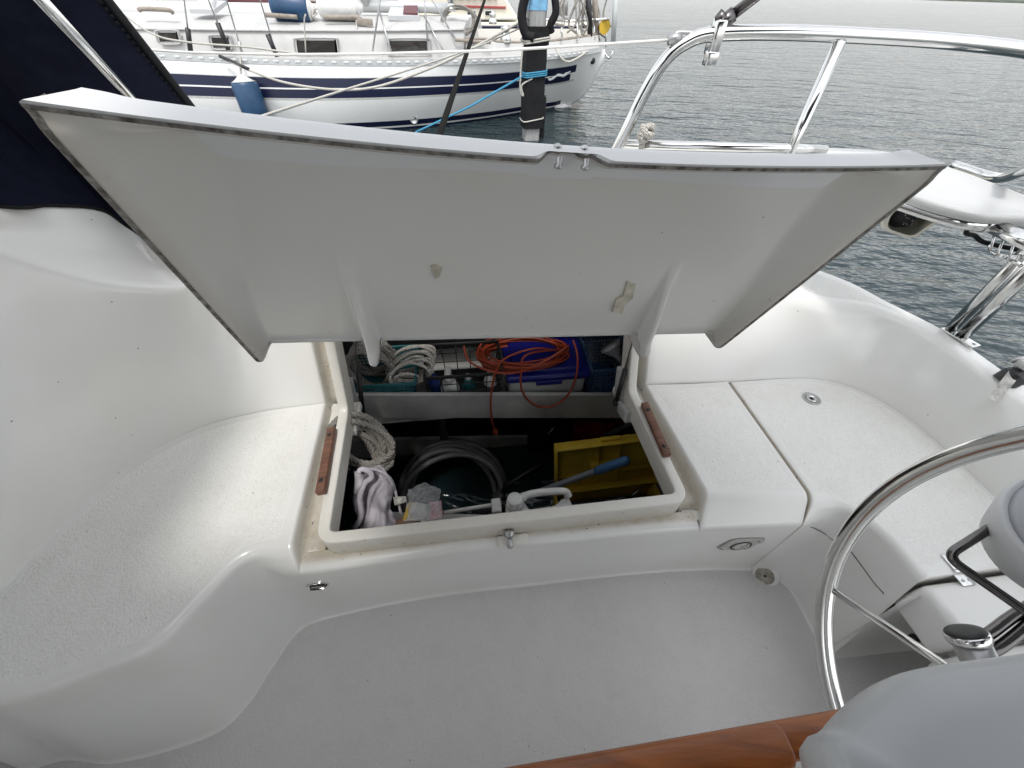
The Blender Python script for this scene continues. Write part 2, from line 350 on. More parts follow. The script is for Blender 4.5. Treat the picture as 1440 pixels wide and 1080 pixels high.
RE = [RD[0] + vD*.165 + V((0, 0, .33)), RD[2] + vD*.16 + V((.05, 0, .30)), pz(1148, 426, .69), pz(1222, 434, .67), pz(1312, 472, .65), pz(1382, 521, .64), V((1.425, .63, .63)), V((1.47, -.05, .62))]
RG = [RE[0] + vD*.40, RE[1] + vD*.38, pz(1166, 383, .69), pz(1252, 424, .665), pz(1336, 467, .645), pz(1410, 518, .63), V((1.52, .63, .62)), V((1.60, -.05, .61))]
RH = [p + V((.06, .12, -1.05)) for p in RG]
cs, rows, grip = section([[p+V((0, 0, -.03)) for p in RDk], RDk, RE, RG, RH], [.03, .035, .02], [2, 24, 26, 6], n=12)
nC = len(rows[0]); grip = []
for i, r in enumerate(rows):
    for q in r:
        e, g = cs[2][i], cs[3][i]; d = (q-e).length; dd = (q-g).length
        on = abs(q.z-e.z) < .03 and .06 < d and dd > .045
        grip.append(1.0 if on else 0.0)
rows = rows[::-1]; grip = [g for i in range(len(rows)-1, -1, -1) for g in grip[i*nC:(i+1)*nC]]
grime = roll_down(rows, grip, -uD, lambda p: -BACK_N if p.y < RE[0].y+.03 else V((0, 0, -1)), lambda p: 1.0 if p.z > .3 else 0.0)
MB().grid(rows).build('coaming', G_WHITE, boat, attrs={'grip': grip, 'grime': grime})
# deck strip behind the hinge, between the two coamings
HL, HR = LE[-1] + vD*.07, RE[0] + vD*.07
rows = [[HL.lerp(HR, t) for t in [i/10 for i in range(11)]], [(HL+vD*.13).lerp(HR+vD*.13, i/10) for i in range(11)], [(LG[-1]).lerp(RG[0], i/10) for i in range(11)], [(LH[-1]).lerp(RH[0], i/10) for i in range(11)]]
rows.insert(0, [p + V((0, 0, -.06)) for p in rows[0]])
MB().grid(rows).build('side_deck', G_WHITE, boat, attrs={'grip': [0.0]*55})
# ---- cockpit sole
rows = [[V((x, y, 0)) for x in [-1.7+i*.1 for i in range(41)]] for y in [-1.2+j*.1 for j in range(24)]]
rows = [[V((-1.6+i*.08, -1.3+j*.06, 0)) for i in range(46)] for j in range(34)]
solepts = []
MB().grid(rows).build('cockpit_sole', G_SOLE, boat, attrs={'grip': [1.0]*(46*34)})
# ---- front of the locker under the lid
CB = [LB[-2], LB[-1]] + CB_ + [RB[0], RB[1]]
outr = [LM[-2]] + outr + [RM[1]]
inn = [p + vD*.05 + V((0, 0, .004)) for p in outr]
cs, rows, grip = section([[p+V((0, -.03, -.006)) for p in CB], CB, outr, inn], [.035, .02], [2, 8, 6], n=12, pre=1, post=1)
for es in ([[q - uD*.04 for q in rows[0][-6:]], rows[0][-6:]], [rows[-1][-6:], [q + uD*.04 for q in rows[-1][-6:]]]):
    MB().grid(es).build('gutter_corner', G_RIM, boat)
grime = []
for i, r in enumerate(rows):
    for j, q in enumerate(r): grime.append(smooth01(.012, .035, (q-cs[2][i]).dot(vD))*1.0 if q.z > .355 else 0)
MB().grid(rows).build('locker_front', G_WHITE, boat, attrs={'grip': [0.0]*len(grip), 'grime': grime})
# both benches and the locker front are one moulding: weld them so that the skin runs on without a seam
bm = bmesh.new()
for nm in ('bench', 'bench.001', 'locker_front'): bm.from_mesh(bpy.data.objects[nm].data)
bmesh.ops.remove_doubles(bm, verts=bm.verts, dist=.0008); bmesh.ops.recalc_face_normals(bm, faces=bm.faces)
bm.to_mesh(bpy.data.objects['bench'].data); bm.free()
for nm in ('bench.001', 'locker_front'): bpy.data.objects.remove(bpy.data.objects[nm])
# ---- upstand round the opening
upL = BL + vD*.17*1.02 + V((0, 0, .40)) ; upR = BR + vD*.165 + V((0, 0, .36))
path, tg = roundpoly([upL, BL, FL, FR, BR, upR], [.03, .035, .035, .03], [14, 22, 40, 22, 14], arc=7)
Nz = V((0, 0, 1)); bn = BACK_N
rows = []; grime = []
PROF = [(-.015, -.085), (-.015, -.04), (-.015, -.005), (-.0138, -.0015), (-.010, 0), (.010, 0), (.0138, -.0015), (.015, -.005), (.015, -.05), (.015, -.07)]
for i, p in enumerate(path):
    T = (path[min(i+1, len(path)-1)] - path[max(i-1, 0)]).normalized()
    k, fr = tg[i]
    nn = bn if k in (0, 4) else Nz if k in (1, 2, 3, 1.5, 2.5) else (bn.lerp(Nz, fr) if k == .5 else Nz.lerp(bn, fr))
    nn = (nn - T*nn.dot(T)).normalized(); S = nn.cross(T)
    rows.append([p + S*s + nn*h for s, h in PROF]); grime += [.9, .5, .2, .08, .15, .15, .1, .35, .4, .4]
MB().grid(rows).build('locker_rim', G_RIM, boat, attrs={'grip': [0.0]*len(grime), 'grime': grime})
# gutter floor in the inner corner of seat and backrest
for (a, b) in ((LD[-1], BL), (RD[0], BR)):
    s = 1 if b.x > a.x else -1
    c = (a+b)*.5 + V((0, 0, -.066))
    MB().box(c, (.13, .13, .03), Matrix.Rotation(math.atan2(uD.y, uD.x), 3, 'Z'), .006).build('gutter_corner', G_RIM, boat, attrs=None)
MB().box(pz(984, 726, .345) - uD*.012 + vD*.03, (.09, .10, .03), Matrix.Rotation(math.atan2(uD.y, uD.x), 3, 'Z'), .004).build('gutter_corner', G_RIM, boat)
# teak rubbing strips on the upstand
for (a, b, s) in (((451, 694), (467, 603), -1), ((906, 568), (938, 641), 1)):
    A, B = pz(*a, .452), pz(*b, .452); d = (B-A); m = (A+B)/2
    ang = math.atan2(d.y, d.x)
    o = MB().box((0, 0, 0), (d.length, .024, .02), None, .003).build('rubbing_strip', TEAK_RAW, boat)
    o.matrix_world = Matrix.Translation(m) @ Matrix.Rotation(ang, 4, 'Z') @ Matrix.Rotation(rad(8*s), 4, 'X')
    for t in (-.34, .36):
        q = MB().lathe([(.006, 0), (.006, .002), (.004, .003)], (t*d.length, 0, .0095), (0, 0, 1), 12).build('screw', BLACK, o)
        q.parent = o; q.matrix_parent_inverse = Matrix.Identity(4)
    autosmooth(o)
# ================================================================== the lid, hinged up
cn = [ray(*q) for q in [(32, 155), (1329, 240), (1011, 492), (364, 512)]]
def solve3(a, b, c, d):
    m = Matrix((a, b, c)).transposed(); return m.inverted() @ d
t = solve3(-cn[2], cn[1], cn[3], cn[0]); tt = [1, t[1], t[0], t[2]]
Q = [r*k for r, k in zip(cn, tt)]; s = 1.02/(Q[1]-Q[0]).length
TL, TR, BRl, BLl = [CC + q*s for q in Q]
print('LID', TL, TR, BRl, BLl, 'u', uD)
aD = (TR-TL+BRl-BLl).normalized(); bD = ((TL-BLl)+(TR-BRl)); bD = (bD - aD*bD.dot(aD)).normalized(); nD = aD.cross(bD)
if nD.dot(CC-TL) < 0: nD = -nD          # towards the camera: the underside
Wd, Dd = 1.02, ((TL-BLl).length+(TR-BRl).length)/2
# L-shaped path: front edge -> fold -> hinge ; the backrest leg turns away from the underside
def lip(a): return TL.lerp(TR, a) - bD*.024*math.sin(PI*a)**.9
def lid_frame(a, sfrac):
    f = BLl.lerp(BRl, a); return f, lip(a)
legD = (-nD*.92 + bD*-.30).normalized()                    # backrest leg direction in the raised position
LEG = .40
FIN = .038
def lid_rows(depth_fn, na=300, nb=64, nl=16):
    rows = []
    R0 = .018
    for i in range(na+1):
        a = i/na; f, t = lid_frame(a, 0); row = []
        d = (t-f); L = d.length; d = d/L
        pts = []
        # straight panel from the front edge to the fold, arc, leg
        for j in range(nb+1):
            s = L - (L-R0)*j/nb; pts.append((f + d*s, nD, s/L))
        p1, p2 = f + d*R0, f + legD*R0
        for j in range(1, 8):
            q = j/8; c = p1*(1-q)**2 + f*2*q*(1-q) + p2*q*q
            n = (nD.lerp((nD*.30 - bD*.92).normalized(), q)).normalized(); pts.append((c, n, R0/L*(1-q)))
        n2 = (nD*.30 - bD*.92).normalized()
        for j in range(nl+1): pts.append((f + legD*(R0 + (LEG-R0)*j/nl), n2, -(j/nl)-.001))
        rows.append([c + n*depth_fn(a, v) for c, n, v in pts])
    return rows
def bump1(x, w): return max(0.0, 1-abs(x)/w)
def softb(x, w): t = max(0.0, 1-abs(x)/w); return t*t*(3-2*t)
def under(a, v):
    """height of the underside over the lip plane (negative = recessed)"""
    w = a*Wd; vv = max(v, 0)
    sl = .028 + .10*smooth01(.0, 1, vv)                     # broad side flares, wider to the front
    dp = FIN*(1 - .12*vv)
    side = max(1 - smooth01(.006, sl, w), 1 - smooth01(.006, sl*.95, Wd-w))
    front = 1 - smooth01(.003, .02, (1-v)*Dd) if v > 0 else 0
    h = -dp*(1 - side)
    # two stiffening ribs, tallest at the fold
    for c0, c1, top in ((.213, .212, .62), (.808, .748, .60)):
        c = (c0 + (c1-c0)*vv/.6); hgt = .024*(1-smooth01(top-.38, top, vv)) + .016*(1-smooth01(0, .42, vv)) + .018*(1-smooth01(0, .10, vv))
        wid = .019 - .004*min(1, vv/.6)
        h = max(h, -dp + hgt*(1-smooth01(wid*.25, wid, abs((a-c)*Wd)))) if hgt > 0 else h
    h += .004*softb(a-.5, .35)*softb(v-.5, .6)
    # finger recess for the catch at the front edge
    notch = smooth01(.459, .478, a)*(1-smooth01(.500, .512, a)) + smooth01(.496, .506, a)*(1-smooth01(.524, .545, a))*.66 + (.10*math.sin(a*410)+.08*math.sin(a*733+1))*smooth01(.462, .475, a)*(1-smooth01(.53, .542, a))
    h = h*(1-front) + front*(-.004)
    h -= .020*min(1, notch)*smooth01(.90, .99, v)
    return h
rows = lid_rows(under)
lid = MB().grid(rows).build('locker_lid', G_LID, boat, attrs={'grip': [0.0]*(len(rows)*len(rows[0])), 'grime': [0.12*smooth01(.9, 1, 1-j/len(r)) + .55*smooth01(.035, .0, min(i/300, 1-i/300)) for i, r in enumerate(rows) for j in range(len(r))]})
nb = 64
# outer skin: from the lip over the front face and round to the hinge
def outer(a, k):
    f, t = lid_frame(a, 0); edge = rows[int(round(a*300))][0]
    return edge
front = [r[0] for r in rows]; orow = []
lipw = .012
skin = []
ins = lambda a: aD*(.042*(1-smooth01(0, .09, a)) - .05*smooth01(.91, 1, a))
for i, e in enumerate(front):
    a = i/300; base = lip(a)
    o1 = e + bD*.0048 + nD*.0006
    k2 = base + bD*.0078 - nD*.0025 + ins(a)*.12
    k3 = base + bD*.0066 - nD*.024 + ins(a)*.88
    k4 = base + bD*.0005 - nD*.030 + ins(a)
    nt_ = smooth01(.452, .474, a)*(1-smooth01(.528, .55, a))
    k2 = k2.lerp(k3, .55*nt_)
    bot = BLl.lerp(BRl, a) - nD*.062 + ins(a)*.6 + bD*.06
    hin = BLl.lerp(BRl, a) + legD*LEG - bD*.004 + ins(a)*.4 + bD*.05
    row = [e, o1, o1.lerp(k2, .5), k2] + [k2.lerp(k3, q/4) for q in range(1, 5)] + [k3.lerp(k4, .5) + (bD-nD)*.002, k4] + [k4.lerp(bot, q/6) for q in range(1, 7)] + [bot.lerp(hin, q/4) for q in range(1, 5)]
    skin.append(row)
sk = MB().grid(skin)
autosmooth(sk.build('lid_top_skin', G_SHINE, lid, attrs={'grip': [0.0]*len(sk.v)}), 22)
# worn raw edges of the laminate down both sides
for side in (0, -1):
    r = rows[side]; sgn = -1 if side == 0 else 1; e = MB()
    er = []
    for j, p in enumerate(r[:nb+8]):
        d = aD*sgn
        er.append([p + nD*.0006 - d*.007, p + nD*.0015 - d*.003, p + nD*.001, p - nD*.004 + d*.0015, p - nD*.022 - d*.008])
    e.grid(er).build('worn_edge', WORN, lid)
er = [[p - bD*.0005 + nD*.0012, p + bD*.0015 + nD*.0016, p + bD*.0042 + nD*.0012] for p in front]
MB().grid(er).build('worn_edge', WORN, lid)
for a in (.485, .517):
    b0 = lip(a) + bD*.003 - nD*.010
    MB().lathe([(.0032, 0), (.0032, .008), (.005, .008), (.005, .011), (.003, .012)], b0 + bD*.002 + nD*.002, nD*.4 - bD, 10).build('screw', STEEL_DULL, lid)
    MB().lathe([(.005, 0), (.005, .0015), (.0035, .003), (.001, .0035)], lip(a) + bD*.0055 - nD*.024, bD + nD*.1, 12).build('screw', STEEL_DULL, lid)
# peeled patch of old adhesive under the lid, by the right rib
# ================================================================== fittings of our boat
def adopt(o, par):
    o.parent = par; o.matrix_parent_inverse = par.matrix_world.inverted(); return o
def fillet(P, r, arc=6, seg=1, closed=False):
    n = len(P); return roundpoly(P, [r]*(n-2), [seg]*(n-1), arc)[0]
from mathutils.bvhtree import BVHTree
def surf(objs):
    v, f = [], []
    for o in objs:
        n = len(v); v += [q.co.copy() for q in o.data.vertices]; f += [[i+n for i in p.vertices] for p in o.data.polygons]
    return BVHTree.FromPolygons(v, f)
SHELL = surf([o for o in bpy.data.objects if o.name.split('.')[0] in ('bench', 'helm_seat', 'locker_front')])
def on(px_, py_):
    p, n, i, d = SHELL.ray_cast(CC, ray(px_, py_).normalized()); n = n if n.dot(CC-p) > 0 else -n
    return p, n
# latch pin in its pocket
p = pz(716, 752, .395); d = (-vD*.55 + V((0, 0, -.3))).normalized()
lp = MB().lathe([(.014, -.012), (.014, .0), (.012, .005), (.006, .006), (.006, .020), (.0078, .022), (.0074, .031), (.004, .035)], p, (-vD + V((0, 0, -.75))), 20).build('latch_pin', STEEL_DULL, boat)
pk = MB().box(pz(722, 770, .362) + vD*.0185, (.085, .03, .024), Matrix.Rotation(math.atan2(uD.y, uD.x), 3, 'Z') @ Matrix.Rotation(rad(14), 3, 'X'), .008, 3).build('latch_pocket', G_RIM, boat)
# folding pad-eye on the locker front
def wallframe(P, n, up=V((0, 0, 1))):
    n = n.normalized(); x = up.cross(n).normalized(); y = n.cross(x); return Matrix((x, y, n)).transposed(), P
Rw, _ = wallframe(V((0, 0, 0)), -vD + V((0, 0, .12)))
pe, en = on(447, 822); Rw, _ = wallframe(V((0, 0, 0)), en)
def loc(R, c): return lambda x, y, z: R @ V((x, y, z)) + c
L_ = loc(Rw, pe)
prof = [L_(.029*math.cos(t), .0145*math.sin(t), 0) for t in [2*PI*k/28 for k in range(28)]]
e = MB().prism(prof, Rw @ V((0, 0, .003))).tube([L_(-.021, -.004, .003), L_(-.017, -.004, .010), L_(.017, -.004, .010), L_(.021, -.004, .003)], .0036, 8).build('pad_eye', STEEL, boat)
MB().box(L_(0, -.001, .0025), (.038, .013, .003), Rw, .002).build('recess', BLACK, e); autosmooth(e)
# round hatch plate of the bilge pump
bp_, wn = on(1041, 764); bp_ = bp_ + wn*.0005
Rp, _ = wallframe(V((0, 0, 0)), wn)
L_ = loc(Rp, bp_)
EDGE_SHADE = simple('plate_edge_shade', (.16, .15, .13), .7)  # dark shading round the pump plate, put in as colour
PLATE = simple('pale_plastic', (.52, .52, .49), .35, noise=.25, nscale=20)
outl = [(-.052, -.016), (-.046, .004), (-.030, .024), (.040, .024), (.050, .014), (.040, -.004), (.030, -.020), (-.034, -.022)]
ol = cat([L_(x*1.12, y*1.7, 0) for x, y in outl], 5, True)
pl = MB().prism(ol, Rp @ V((0, 0, .006))).build('pump_plate', PLATE, boat); autosmooth(pl)
ring = [L_(.029*math.cos(t), .029*math.sin(t)-.003, .0065) for t in [2*PI*k/32 for k in range(32)]]
MB().tube(ol, .0014, 5, closed=True).build('dark_outline', EDGE_SHADE, pl)  # shaded edge of the plate drawn as a thin dark tube
MB().tube(ring, .0020, 6, closed=True).build('dark_outline', RUBBER, pl)
MB().lathe([(.025, .005), (.024, .009), (.018, .010), (.002, .0105)], L_(0, -.003, 0), Rp @ V((0, 0, 1)), 28).build('cap', PLATE, pl)
MB().box(L_(.006, .006, .011), (.006, .03, .005), Rp @ Matrix.Rotation(rad(-25), 3, 'Z'), .0015).build('catch', PLATE, pl)
for x, y in ((-.044, -.012), (-.024, .017), (.038, .018), (.022, -.016), (0, -.003)):
    MB().lathe([(.0052, .002), (.0052, .0082), (.002, .0095)], L_(x*1.12, y*1.7, 0), Rp @ V((0, 0, 1)), 12).build('screw', STEEL_DULL, pl)
# drain / speaker boss low at the corner
dc = pz(1074, 817, .03) + V((.020, .022, -.014)); nd = (V((-.55, -.60, .60))).normalized()
bs = MB().lathe([(.050, -.05), (.045, -.012), (.034, .0), (.030, .001)], dc, nd, 36).build('drain_boss', G_WHITE, boat)
SCUFF = simple('dirty_plastic', (.42, .39, .32), .6, noise=.5, nscale=60, bump=.3)
MB().lathe([(.028, .0), (.028, .003), (.021, .0045), (.018, .0035), (.004, .0035)], dc, nd, 32).build('drain_cap', SCUFF, bs)
MB().lathe([(.0045, .003), (.0045, .0042), (.001, .0042)], dc, nd, 12).build('hole', BLACK, bs)
# deck filler in the helm seat
fc = pz(1141, 561, ZS) + V((0, 0, .001))
fl = MB().lathe([(.029, -.004), (.029, .002), (.026, .0035), (.021, .003), (.0195, .0012), (.010, .0012)], fc, (0, 0, 1), 36).build('filler_cap', STEEL_DULL, boat)
MB().lathe([(.017, .0008), (.017, .0032), (.011, .0036), (.0095, .001), (.002, .001)], fc, (0, 0, 1), 24).build('key_socket', STEEL, fl)
MB().box(fc+V((0, 0, .002)), (.010, .010, .003), Matrix.Rotation(.4, 3, 'Z')).build('hole', BLACK, fl)
JOINT = simple('dark_joint', (.03, .028, .025), .8)
for pts in ([(1188, 766), (1197, 776), (1212, 796), (1228, 818), (1243, 835)], [(1128, 738), (1143, 742), (1160, 751), (1174, 762)]):
    MB().tube(cat([on(*q)[0] for q in pts], 5), .0013, 6).build('joint_line', JOINT, boat)
# lower hatch strips beside the helm seat
def slab(name, corners, top, drop, mat, gripin=None, bev=.02):
    """corners: plan outline (front-left first, going round), rounded upper edge, flat top"""
    P = [V((c[0], c[1], 0)) for c in corners]; n = len(P); c0 = sum(P, V())/n
    rows = []
    for ins, z in ((0, top-drop), (0, top-bev), (bev*.3, top-bev*.3), (bev, top), (bev+.03, top)):
        row = []
        for i in range(n):
            a, b, c = P[i-1], P[i], P[(i+1) % n]
            e1, e2 = (b-a).normalized(), (c-b).normalized(); n1, n2 = V((-e1.y, e1.x, 0)), V((-e2.y, e2.x, 0))
            m = (n1+n2); m = m/max(.3, m.length_squared/2) if m.length > 1e-4 else n1
            row.append(b + m*ins + V((0, 0, z)))
        rows.append(row)
    mb = MB().grid(rows, cv=True); mb.f.append(tuple((len(rows)-1)*n+i for i in range(n)))
    return mb
hx = uD
g0 = pz(1298, 818, ZS)                       # near end of the first gap
A0 = g0 - vD*.004; 
wS = .125
def P2(a, b): q = A0 + uD*a - vD*b; return (q.x, q.y)
def densify(c, k=8):
    out = []
    for i in range(len(c)):
        a, b = c[i], c[(i+1) % len(c)]
        out += [(a[0]+(b[0]-a[0])*t/k, a[1]+(b[1]-a[1])*t/k) for t in range(k)]
    return out
Rst = Matrix.Rotation(math.atan2(uD.y, uD.x), 3, 'Z')
def strip(name, a0, a1, b0, b1, z0, z1, bev):
    q = A0 + uD*(a0+a1)/2 - vD*(b0+b1)/2; mb = MB().box((q.x, q.y, (z0+z1)/2), (a1-a0, b1-b0, z1-z0), Rst, bev, 4); n = len(mb.v)
    return mb.build(name, G_WHITE, boat, attrs={'grip': [0.0]*n, 'grime': [.05]*n})
strip('transom_hatch', .0, .62, 0, wS, ZS-.13, ZS-.006, .022)
o = strip('transom_step', -.01, .62, wS+.010, .80, ZS-.16, ZS-.035, .024)
gp = MB().grid([[V((*P2(.10+.5*i/30, wS+.045+.7*j/30), ZS-.0335)) for i in range(31)] for j in range(31)])
gp.build('grip_panel', G_WHITE, o, attrs={'grip': [1.0]*len(gp.v), 'grime': [.1]*len(gp.v)})
# wall under the hatch strips, facing the cockpit
b0 = pz(1164, 924, 0); b1 = pz(1335, 905, 0)
q0, q1 = b0 + V((0, 0, -.01)), b1 + V((0, 0, -.01))
wl = MB().grid([[q0.lerp(q1, i/10) - vD*.02, q0.lerp(q1, i/10) + V((0, 0, .015)), q0.lerp(q1, i/10) + vD*.02 + V((0, 0, .04)), q0.lerp(q1, i/10) + vD*.055 + V((0, 0, .40))] for i in range(11)])
wl.build('footwell_side', G_WHITE, boat)
MB().box(b1 + V((.05, -.42, .14)), (.04, .9, .30), Rst, .01).build('transom_front', G_WHITE, boat)
# hinge across the gap
hp = pz(1347, 801, ZS) + V((0, 0, .003)); Rh = Matrix.Rotation(math.atan2(uD.y, uD.x), 3, 'Z')
hg = MB().box(hp + vD*.018, (.028, .034, .003), Rh, .001).box(hp - vD*.022 + V((0, 0, -.007)), (.036, .026, .003), Rh, .001).tube([hp - uD*.016 - vD*.004, hp + uD*.016 - vD*.004], .0042, 10).build('hinge', STEEL, boat)
for a, b, z in ((0, .022, .0015), (-.009, -.024, -.0055), (.009, -.024, -.0055)):
    MB().lathe([(.0036, 0), (.0036, .001), (.001, .0014)], hp + uD*a + vD*b + V((0, 0, z)), (0, 0, 1), 10).build('screw', STEEL_DULL, hg)
autosmooth(hg)
MB().lathe([(.012, 0), (.012, .012), (.008, .014)], pz(1287, 897, .17), -uD + V((0, -.3, 0)), 16).build('vent_hole', BLACK, boat)
# ---- steering wheel
yaw, rake, dW, RW = rad(10), rad(-10), .741, .4
nW = V((math.cos(yaw)*math.cos(rake), math.sin(yaw)*math.cos(rake), math.sin(rake)))
e1 = V((-math.sin(yaw), math.cos(yaw), 0)); e2 = nW.cross(e1); cW = V((.682, -.063, .878))
wh = empty('steering_wheel', cW); adopt(wh, boat)
MB().tube([cW + (e1*math.cos(t)+e2*math.sin(t))*RW for t in [2*PI*k/120 for k in range(120)]], .0135, 16, closed=True).build('rim', STEEL, wh)
MB().lathe([(.05, -.02), (.05, .015), (.03, .03), (.012, .032)], cW, -nW, 28).build('hub', STEEL, wh)
spt = py(1170, 829, 1); # rim point of the visible spoke
rr = ray(1170, 829); k = dW/nW.dot(rr); sp = CC + rr*k; a0 = math.atan2((sp-cW).dot(e2), (sp-cW).dot(e1))
for i in range(6):
    a = a0 + i*PI/3; dd = e1*math.cos(a)+e2*math.sin(a)
    MB().tube([cW + dd*.04 - nW*.015, cW + dd*(RW-.002)], .0062, 10).build('spoke', STEEL, wh)
# ---- pedestal, its pod, guard, compass cover, throttle
ped = empty('pedestal', (.42, -.15, 0)); adopt(ped, boat)
PODM = simple('pod_plastic', (.47, .48, .485), .33, noise=.1, nscale=3, bump=.08, bscale=700)
pz1 = 1.0
outl = [pz(1170, 1068, pz1), pz(1188, 1018, pz1), pz(1240, 966, pz1), pz(1300, 938, pz1), pz(1440, 917, pz1)]
outl = cat([V((.262, -.34, pz1)), V((.262, -.10, pz1))] + outl + [V((.66, .105, pz1)), V((.74, .05, pz1)), V((.74, -.30, pz1)), V((.68, -.37, pz1)), V((.30, -.37, pz1))], 6, True)
cc = sum(outl, V())/len(outl); rows = []
for s_, dz in ((.70, -.10), (.86, -.085), (.95, -.062), (.99, -.035), (1.0, -.015), (.985, -.002), (.95, .005), (.80, .010), (.4, .014), (.02, .015)):
    rows.append([cc + V(((q.x-cc.x)*s_, (q.y-cc.y)*s_, dz)) for q in outl])
pod = MB().grid(rows, cv=True); pod.build('pod', PODM, ped)
MB().lathe([(.11, 0), (.10, .05), (.075, .35), (.075, .92)], (.50, -.18, 0), (0, 0, 1), 28).build('column', G_WHITE, ped)
tubeM = simple('dark_steel_tube', (.16, .15, .15), .22, 1, noise=.2)
gz = [pd(1440, 700, .66), pd(1372, 756, .66), pd(1333, 786, .66), pd(1345, 806, .645), pd(1400, 838, .63), pd(1470, 876, .61)]
MB().tube(fillet([pd(1460, 700, .67), pd(1330, 782, .66), pd(1480, 886, .60), V((.66, -.12, 1.0))], .022, 8), .0072, 12).build('guard_rail', tubeM, ped)
cv = pd(1545, 750, .58); rv = ray(1545, 750).normalized(); axc = (-rv*.86 + cR*.42 + cU*.24).normalized()
COVM = simple('cover_plastic', (.47, .48, .51), .5, bump=.35, bscale=500, noise=.1)
COVM2 = simple('cover_plastic_pale', (.66, .67, .68), .4, noise=.1)
cvo = MB().lathe([(.094, -.09), (.100, -.02), (.099, .0), (.094, .008), (.089, .004)], cv, axc, 48).build('compass_cover', COVM2, ped)
MB().lathe([(.089, .002), (.083, .014), (.055, .026), (.002, .030)], cv, axc, 40).build('dome', COVM, cvo)
th = pd(1360, 894, .64); rt = ray(1354, 900).normalized(); pt_ = cU*.9 - cR*.45; pt_ = (pt_ - rt*pt_.dot(rt)).normalized(); axt = (pt_*.9 - rt*.40).normalized()
tl = MB().lathe([(.024, -.12), (.024, -.006)], th, axt, 30).build('throttle_drum', STEEL_DULL, ped)
MB().lathe([(.027, -.008), (.0285, -.003), (.0285, .003), (.0275, .005)], th, axt, 30).build('drum_band', STEEL, tl)
MB().lathe([(.0265, .004), (.025, .008), (.015, .0095), (.002, .010)], th, axt, 30).build('drum_top', BLACK, tl)
for pts in ([pd(1366, 905, .66), pd(1392, 890, .665), pd(1422, 868, .67), pd(1470, 838, .68)], [pd(1370, 922, .645), pd(1398, 915, .65), pd(1430, 892, .655), pd(1470, 858, .66)]):
    MB().tube(cat(pts, 6), .0085, 10, flat=1.3).build('throttle_arm', tubeM, tl)
# ---- folding table leaf of varnished teak
tb = empty('cockpit_table', (.2, 0, .7)); adopt(tb, boat)
ta, tb2 = pz(700, 1081, .75), pz(1093, 1012, .75); td = (tb2-ta).normalized(); tn = V((-td.y, td.x, 0))
Rt = Matrix.Rotation(math.atan2(td.y, td.x), 3, 'Z')
def board(c0, L_, wdt, thk, rr_, name):
    # plan outline with rounded end corners, upper and lower edges eased
    o = []
    for cx_, cy_, a0 in ((L_-rr_, wdt-rr_, 0), (rr_*.3, wdt-rr_*.3, 90), (rr_*.3, rr_*.3, 180), (L_-rr_, rr_, 270)):
        q = rr_ if cx_ > rr_ else rr_*.3
        o += [(cx_ + q*math.cos(rad(a0+k*15)), cy_ + q*math.sin(rad(a0+k*15))) for k in range(7)]
    m_ = (L_/2, wdt/2); rows = []
    for i_, z in ((.006, -thk), (0, -thk+.005), (0, -.008), (.0025, -.002), (.006, 0)):
        rows.append([c0 + td*(x - (i_ if x > m_[0] else -i_)) + tn*(y - (i_ if y > m_[1] else -i_)) + V((0, 0, z)) for x, y in o])
    mb = MB().grid(rows, cv=True); mb.f.append(tuple(4*len(o)+i for i in range(len(o)))); return autosmooth(mb.build(name, TEAK_VARN, tb))
board(tb2 - td*.80 - tn*.046, .806, .046, .04, .013, 'leaf')
board(tb2 - td*.01 - tn*.040 + V((0, 0, -.004)), .115, .040, .034, .010, 'end_block')
MB().box(tb2 - td*.37 - tn*.0885 + V((0, 0, -.030)), (.62, .085, .03), Rt, .008, 3).build('leaf', TEAK_VARN, tb)
MB().box(tb2 + td*.06 - tn*.11 + V((0, 0, -.06)), (.16, .10, .04), Rt, .012, 3).build('bracket', G_WHITE, tb)
# ---- gas struts and painted blocks beside the opening
for a, b, c, Y in (((511, 584), (498, 478), (494, 590), .93), ((866, 566), (888, 488), (880, 560), .94)):
    A, B = py(*a, Y), py(*b, Y+.05)
    st = MB().tube([A, A.lerp(B, .62)], .0085, 12).build('gas_strut', BLACK, boat)
    MB().tube([A.lerp(B, .6), B + (B-A)*.6], .0042, 10).build('rod', STEEL_DULL, st)
    MB().lathe([(.011, -.008), (.011, .008)], A, uD, 14).build('end_fitting', BLACK, st)
OLDP = simple('old_white_paint', (.52, .52, .50), .6, noise=.35, nscale=40, bump=.4, bscale=90)
Rb = Matrix.Rotation(math.atan2(uD.y, uD.x), 3, 'Z')
for px_, py_, Y, sz in ((497, 600, .88, (.05, .07, .075)), (488, 556, .965, (.05, .07, .12)), (884, 578, .90, (.055, .08, .05)), (878, 540, .985, (.05, .06, .12))):
    MB().box(py(px_, py_, Y), sz, Rb @ Matrix.Rotation(rad(-18), 3, 'X'), .006).build('mounting_block', OLDP, boat)
